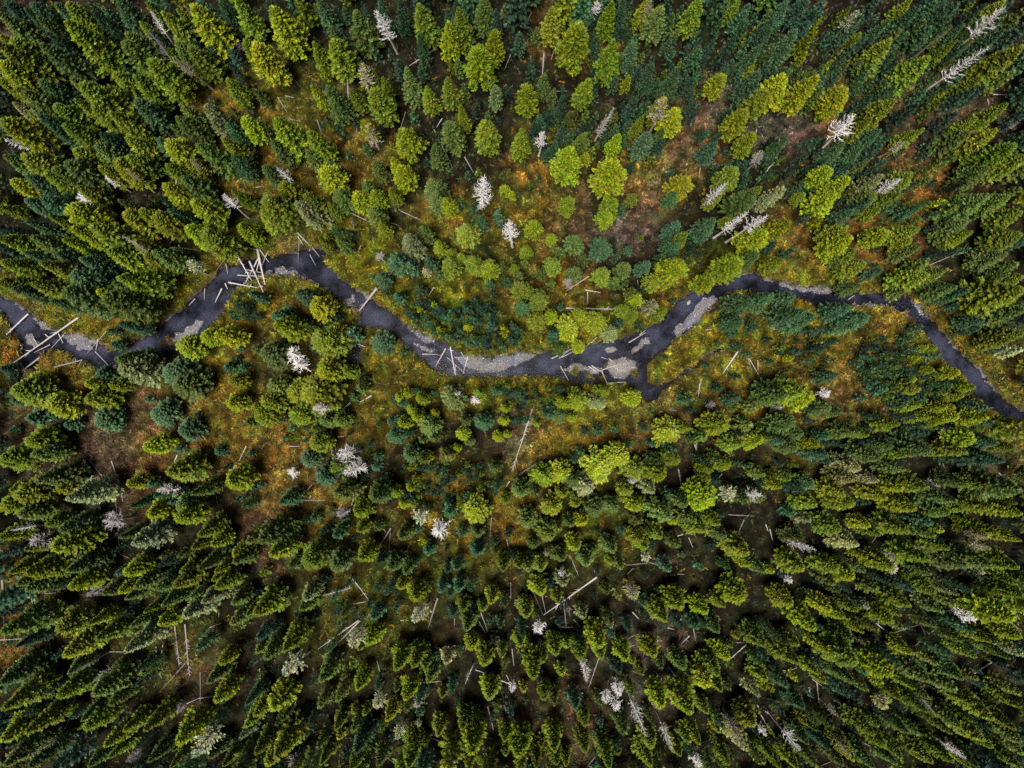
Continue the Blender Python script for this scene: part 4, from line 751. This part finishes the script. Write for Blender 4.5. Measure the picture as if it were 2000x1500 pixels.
# x0 y0 x1 y1 in quarter pixels of each tile; trailing letter: t thick, b branchy, w bleached
LOGS = {
(0, 0): "930 660 1045 785 w,960 750 1230 1030,1280 1020 1380 1100,1390 1390 1365 1470 w,1885 1395 1845 1425 w,460 740 580 830,1110 1400 1240 1440",
(500, 0): "230 540 350 680,180 430 275 520,1415 380 1200 520 t,230 750 300 765,250 930 365 950,170 760 245 880,1720 480 1650 560,1440 360 1460 390,1990 430 1940 550,1455 930 1410 1000 w,1170 880 1115 1060,1380 990 1540 1320,1630 1230 1700 1350,1030 630 1110 590,1090 190 1145 300,790 990 785 1090,715 600 725 770 t,680 1290 720 1330,480 940 515 1050,0 1465 60 1455",
(1000, 0): "155 95 95 215,250 420 230 660 t,320 420 305 470,330 1005 460 1007,440 1050 380 1115,790 268 850 265,1570 0 1580 55,1580 28 1625 28,1910 1010 1900 1070,2000 1325 1890 1465 w,300 720 430 715,1470 1310 1460 1390,1410 930 1390 990",
(1500, 0): "1765 733 2000 742 w,0 1320 65 1255 w,1720 770 1730 820,1310 800 1350 785",
(0, 375): "210 950 55 1115 wt,625 985 95 1345 wt,300 1290 150 1420 t,850 1080 665 1265,730 1245 830 1350 w,440 1370 640 1310 t,490 1110 380 1225 w,250 1140 290 1200 w,360 1065 420 1080 w,380 1190 250 1255,770 1150 735 1230 w,1515 830 1465 885,1590 750 1585 840 w,1350 370 1300 455,1360 430 1570 460 t,1480 480 1520 540,150 1340 210 1410,640 1310 620 1360,1410 1330 1390 1355 w,340 1110 370 1140 w,440 1095 480 1180 w",
(500, 375): "325 320 430 425 wt,330 350 370 415 w,340 400 320 550,415 485 460 570 w,1160 480 1025 680 t,950 755 805 930 wT,770 1180 860 1210 w,1390 745 1350 810 w,690 140 900 240,1010 90 1050 215 t,1040 235 1120 265,1295 1265 1420 1268 w,1480 1220 1400 1365 wt,1515 1200 1555 1430 wt,1490 1290 1630 1415 w,1550 1290 1645 1295 w,1655 1285 1615 1420 w,820 420 795 480,1130 150 1290 220,440 435 490 500,1540 1240 1500 1230 w,1600 1250 1650 1330 w,1555 1350 1560 1430 w,710 880 780 890",
(1000, 375): "660 1135 580 1210,310 1300 470 1225 wt,370 1300 440 1240 w,390 1290 480 1245 w,915 1175 1050 1095 wt,1000 1115 1045 1080 w,160 910 250 910,420 908 815 917 wt,590 780 590 875 w,570 765 690 785 w,600 660 420 775,380 1360 440 1470 w,600 1360 680 1420 w,690 1395 840 1345 w,740 1370 800 1320 w,700 1390 745 1500 wt,740 1495 890 1483 wt,625 1355 695 1405 w,1760 1245 1645 1420 wt,1840 1290 1870 1395,1850 1300 1960 1490 w,1920 1315 1920 1390 w,1480 1460 1470 1500,1510 1078 1560 1073 w,1715 820 1780 870,50 955 85 925,700 1290 750 1305 w,760 1300 800 1330 w,980 690 985 730,1070 620 1060 680",
(1500, 375): "90 1380 55 1490 wt,1540 510 1680 435,1250 575 1500 470,1500 680 1610 805,1675 1030 1690 1140 w,1600 1165 1670 1167 w,635 840 690 800,1820 1465 1855 1430,1330 465 1420 460",
(0, 750): "705 590 820 735 w,640 620 740 685 w,820 725 900 755 w,880 600 925 725 t,925 725 970 915 wt,905 755 920 1010 w,1925 485 1870 600 w,1840 640 1715 845 t,1680 770 1705 935,1635 740 1680 910,1600 600 1665 720,1545 290 1620 285 w,1305 315 1350 390,800 1240 1000 1355,1240 900 1220 950 w,1390 555 1370 605 w,930 1100 930 1260,470 530 490 495,525 545 560 620,20 1455 20 1500,940 750 945 800 w",
(500, 750): "870 5 835 40,905 90 815 140 wt,740 145 660 215 t,590 350 595 555 t,620 460 625 530,260 485 345 487 w,310 908 550 908,435 870 415 895 w,805 775 735 985 t,815 775 845 840,690 1110 680 1130 w,1055 1125 950 1290 w,1050 1160 1040 1310,1195 1260 1160 1395,1840 1040 1830 1190,1960 1210 1980 1320,80 1095 180 1085,520 1205 580 1280,545 505 560 550,400 830 440 785 w,640 412 690 408 w,1000 1130 1020 1160 w",
(1000, 750): "180 130 0 680 tB,-20 760 -45 800 w,260 575 45 715 wb,1465 0 1455 100 w,1425 470 1460 610 t,1440 460 1450 580,1390 560 1450 610,1300 665 1330 850 t,1640 700 1590 760,1280 1190 1390 1165 w,1380 1200 1415 1280,890 1415 1090 1395 t,1090 1400 1190 1425,950 1440 900 1490,455 1345 520 1500,510 1140 580 1240,640 1460 680 1500,1810 1060 1765 1170 b,1690 1020 1890 1030,1980 1095 2000 1150 w,1290 1485 1350 1487,200 970 250 985,1700 920 1800 900,1310 90 1345 105 w,1155 215 1185 220 w,1225 200 1290 210",
(1500, 750): "1790 690 1850 740 t,1950 680 1980 715 w,1360 620 1375 655,630 800 740 860,900 985 930 1040,850 1180 805 1245,10 1130 35 1225 w,640 1330 750 1360,1920 305 1960 350 w,1790 380 1830 420",
(0, 1125): "25 0 45 490 T,0 170 40 170 w,80 200 255 270,260 140 265 265 t,330 140 350 230,360 130 490 125,385 440 410 595 t,0 497 190 485 w,860 590 1115 590,1370 380 1405 690 tb,1450 370 1485 780 tb,1280 530 1265 630 w,1225 545 1225 655,1170 640 1270 795,1470 655 1240 915,1565 750 1565 1030,1455 1000 1555 955 w,1555 955 1685 938 wt,1240 470 1290 525,1640 400 1735 365,540 1110 490 1235,1710 270 1710 320,720 1200 700 1400,1900 350 1885 415",
(500, 1125): "745 0 880 180 wt,520 150 750 90 tb,835 320 485 570 wt,835 325 530 635 wt,890 290 860 340,1420 170 1340 425 t,1130 345 1190 345 w,1755 285 1810 435,1740 355 1790 440,1990 50 1990 180,30 720 45 940,310 980 260 1150,945 660 985 820,1715 730 1810 765 w,1700 680 1635 840,1915 815 1995 850 w,1955 770 1985 830,1360 1260 1505 1310,880 1310 1070 1455 t,870 1060 940 1120,610 1300 560 1420,1810 1010 1855 1195 t,1770 1340 1870 1410,1770 1380 1910 1450,740 220 860 200 t,415 1230 350 1340,1550 330 1550 405,1290 830 1450 820,1320 870 1320 1000,1110 890 1080 975",
(1000, 1125): "660 10 250 305 wt,400 160 425 410 t,230 140 265 290,120 20 240 300,380 400 560 400,480 340 560 420,890 20 940 110,940 280 990 335 w,1050 570 1020 635,1330 310 1295 400 w,1215 405 1270 418 w,1415 405 1440 530,1385 465 1305 545 tb,1830 530 1705 645 w,1750 518 1865 518,1220 705 1285 795 wt,1110 740 1170 800,695 1355 575 1495 t,680 635 590 890,0 570 15 700,780 430 830 520,1480 500 1530 530,1940 1080 2000 1180 w,1905 1000 2000 1070 t,1400 585 1480 590,780 280 780 330 w,940 735 980 760,960 460 900 495,1080 650 1140 670",
(1500, 1125): "1740 670 1535 810 wt,980 440 1200 370 b,840 365 990 490 w,1190 380 1225 450,1330 400 1240 460 t,1140 545 1180 510 w,910 550 880 600 w,120 750 220 710,315 860 330 980 t,375 820 400 1000,340 800 430 865,455 1090 555 1060,520 1010 500 1160,0 1170 155 1400 t,300 1345 350 1315,400 1490 500 1445,670 1270 820 1340 w,1880 350 1980 430 w,1790 215 2000 275 w,500 1200 620 1260,950 720 990 690",
"jam": "590 270 920 880 wt,1040 430 760 940 wt,865 500 1200 1170 wt,1040 270 1190 970 wT,1090 280 1230 510 w,1050 470 970 780 w,430 440 180 750,490 430 720 485 w,460 915 1050 1025 wt,620 765 1130 795 w,800 660 1090 720 w,160 370 430 420,590 60 575 290,430 560 435 740,325 1030 190 1305 wt,395 930 425 1035 w,850 240 1040 290 w,1240 345 1110 560"}
logs = []
for key, txt in LOGS.items():
    for e in txt.split(","):
        a = e.split(); q = [float(v) for v in a[:4]]; fl = a[4] if len(a) > 4 else ""
        sc, (ox, oy) = (10.0, (400, 460)) if key == "jam" else (4.0, key)
        t = T(); t.p0 = (ox + q[0] / sc, oy + q[1] / sc); t.p1 = (ox + q[2] / sc, oy + q[3] / sc); t.fl = fl; t.jam = key == "jam"
        t.px, t.py = (t.p0[0] + t.p1[0]) / 2, (t.p0[1] + t.p1[1]) / 2; L = math.hypot(t.p0[0] - t.p1[0], t.p0[1] - t.p1[1]); t.L = L
        t.desc = "%s %s log" % ("long" if L > 45 else "short" if L < 20 else "medium-length", "bleached white" if "w" in fl else "grey-brown")
        if "b" in fl or "B" in fl: t.desc += " with limbs"
        logs.append(t)
assign_labels(logs); logs = [t for t in logs if t.label]
for i, t in enumerate(logs):
    (x0, y0), (x1, y1) = P2W(*t.p0), P2W(*t.p1)
    r = (.21 if "T" in t.fl else .135 if "t" in t.fl else .085) * rng.uniform(.85, 1.2)
    n = 12; sx = np.linspace(x0, x1, n); sy = np.linspace(y0, y1, n); z, sd = ground_z(sx, sy); z = np.maximum(z, WATER_Z - .05)
    A = np.stack([np.linspace(0, 1, n), np.ones(n)], 1); sl, b0 = np.linalg.lstsq(A, z, rcond=None)[0]
    lift = max(0, float((z - (sl * A[:, 0] + b0)).max()) - .08)
    z0, z1 = b0 + lift + r * .8, b0 + sl + lift + r * .55
    if t.jam: z0 += rng.uniform(.05, .5); z1 += rng.uniform(.0, .3)
    else: z0 += rng.uniform(0, .12); z1 += rng.uniform(0, .12)
    L = math.sqrt((x1 - x0) ** 2 + (y1 - y0) ** 2 + (z1 - z0) ** 2)
    col = (np.array((.38, .36, .36)) if "w" in t.fl else np.array((.24, .215, .215))) * rng.uniform(.65, 1.25)
    rot = (0, -math.asin((z1 - z0) / L), math.atan2(y1 - y0, x1 - x0))
    limb = "b" in t.fl or "B" in t.fl or t.L > 40
    if limb:
        e = add("fallen_log", None, loc=(x0, y0, z0), rot=rot)
        add("stem", LOGS_ME[i % 6], e, scale=(L, r, r), color=col)
        add("limbs", (LIMBS_L if "B" in t.fl or "b" in t.fl else LIMBS)[i % 2], e, scale=(L, r if "b" not in t.fl else r * 1.3, r), color=col * .95)["kind"] = "stuff"
    else: e = add("fallen_log", LOGS_ME[i % 6], loc=(x0, y0, z0), rot=rot, scale=(L, r, r), color=col)
    tag(e, t.label, "log", "fallen logs of the valley floor and river")

# ------------------------------------------------------------------ single bushes and boulders
BUSH_L = []
for k in range(4):
    rr = np.random.default_rng(710 + k); bvs, bfs, o_ = [], [], 0
    for q in range(9):
        dv, df = dome_template(46, 700 + 10 * k + q, 1.3); sc_ = rr.uniform(.25, .6); an = rr.random() * 6.28; ro = rr.uniform(0, .75)
        bvs.append(dv * sc_ * np.array((1, 1, rr.uniform(.8, 1.3))) + np.array((ro * math.cos(an), ro * math.sin(an), 0))); bfs.append(df + o_); o_ += len(dv)
    bv, bf = np.concatenate(bvs), np.concatenate(bfs)
    BUSH_L.append(mesh_np("leaves", bv, bf, (.55 + .9 * rng.random((len(bf), 1))) * np.ones((1, 3)), M_LEAF))
STEMS = branches_mesh(720, .7, .8, .05, 14, .02, 2)
BUSHES = [(1740, 615, 26, "bright golden bush on the bank below the river's right-hand bend", (.34, .20, .006)), (1125, 727, 22, "olive bush on the lower mid-river bar, westernmost of its three", (.10, .085, .008)), (1151, 732, 24, "olive bush on the lower mid-river bar, middle of its three", (.11, .09, .008)),
    (1176, 738, 20, "rounded olive bush beside the driftwood at the lower mid-river bar", (.10, .08, .008)), (328, 664, 22, "orange bush growing on the speckled gravel bar at left", (.17, .09, .012)), (312, 670, 12, "small olive bush beside the orange one on the left gravel bar", (.10, .09, .01)),
    (135, 870, 16, "bright orange bush in the mauve clearing at far left", (.30, .13, .008)), (158, 756, 16, "orange bush above the yellow-green pine at far left", (.28, .12, .008)), (1185, 713, 12, "tiny olive tuft at the top of the wide gravel bar", (.10, .09, .01)), (1238, 730, 22, "olive bush at the lower end of the wide gravel bar", (.11, .09, .01)),
    (1228, 702, 10, "small orange tuft on the wide gravel bar", (.19, .10, .012)), (92, 702, 30, "large golden bush on the islet at the river's west end", (.20, .12, .012)), (122, 696, 26, "golden bush on the east side of the western islet", (.19, .11, .012)), (15, 688, 36, "large orange bush on the bank at the left edge", (.26, .115, .008)),
    (30, 672, 26, "orange bush at the waterline by the left edge", (.24, .11, .01)), (1400, 645, 10, "small bright yellow bush right of the curved gravel bar", (.20, .16, .008)), (1446, 692, 16, "yellow bush beside the thick leaning log at right", (.22, .15, .01)), (1420, 694, 18, "gold bush left of the thick leaning log at right", (.19, .12, .01)),
    (858, 590, 14, "golden tuft among the teal thicket's upper edge", (.20, .13, .01)), (695, 608, 16, "pinkish-brown brush heap at the foot of the bridging log", (.19, .12, .07)), (1772, 612, 18, "mauve-brown bare bush at the river's right-hand bend", (.15, .105, .09)), (1948, 812, 18, "golden bush on the bank near the river's east end", (.24, .15, .01)),
    (1297, 764, 14, "orange bush beside the pool", (.22, .12, .01)), (1135, 415, 14, "orange bush in the mauve clearing's west side", (.20, .095, .012)), (1295, 408, 22, "round gold bush in the mauve clearing's east side", (.17, .10, .012)), (1615, 132, 10, "orange bush under the upper right white snag", (.25, .11, .01))]
for i, (px, py, w, lab, c) in enumerate(BUSHES):
    x, y = P2W(px, py); z, sd = gz(x, y); r = w * S / 2
    e = add("bush", None, loc=(x, y, max(z, WATER_Z)), rot=(0, 0, i * 1.3)); tag(e, lab, "bush", "single bushes of the river banks")
    add("leaves", BUSH_L[i % 4], e, scale=(r, r * .9, r * .9), color=c); add("stems", STEMS, e, scale=(r * .9, r * .9, r), color=(.09, .07, .05))
def boulder(px, py, r, lab, seed):
    import bmesh
    bm = bmesh.new(); bmesh.ops.create_icosphere(bm, subdivisions=3, radius=1.0); rr = np.random.default_rng(seed)
    ax = rr.normal(size=(6, 3)); ax /= np.linalg.norm(ax, axis=1)[:, None]; cut = rr.uniform(.62, .9, 6)
    for v in bm.verts:
        p = np.array(v.co)
        for a, k in zip(ax, cut):
            d = p @ a
            if d > k: p = p - a * (d - k) * .85
        v.co = p * np.array((1.15, .9, .7))
    me = bpy.data.meshes.new("boulder"); bm.to_mesh(me); bm.free()
    a = me.color_attributes.new("tone", 'FLOAT_COLOR', 'POINT')
    for q in a.data: q.color = (.20, .19, .185, 1)
    me.materials.append(M_STONE)
    for p in me.polygons: p.use_smooth = True
    x, y = P2W(px, py); z, sd = gz(x, y)
    tag(add("boulder", me, loc=(x, y, max(z, WATER_Z - .15) + .15 * r), rot=(0, 0, seed), scale=(r, r, r)), lab, "boulder", "boulders")
boulder(1346, 590, .42, "grey boulder standing in the water at the upper bank of the bend", 1)
boulder(1510, 641, .36, "pale boulder lying in the grass right of the teal spruces", 2)
boulder(1341, 321, .2, "small dark boulder in the orange clearing at upper right", 4)
print("tris", sum(len(p.vertices)-2 for m in bpy.data.meshes for p in m.polygons)) if False else None
print("objects", len(bpy.data.objects), "snags", len(snags), "logs", len(logs))
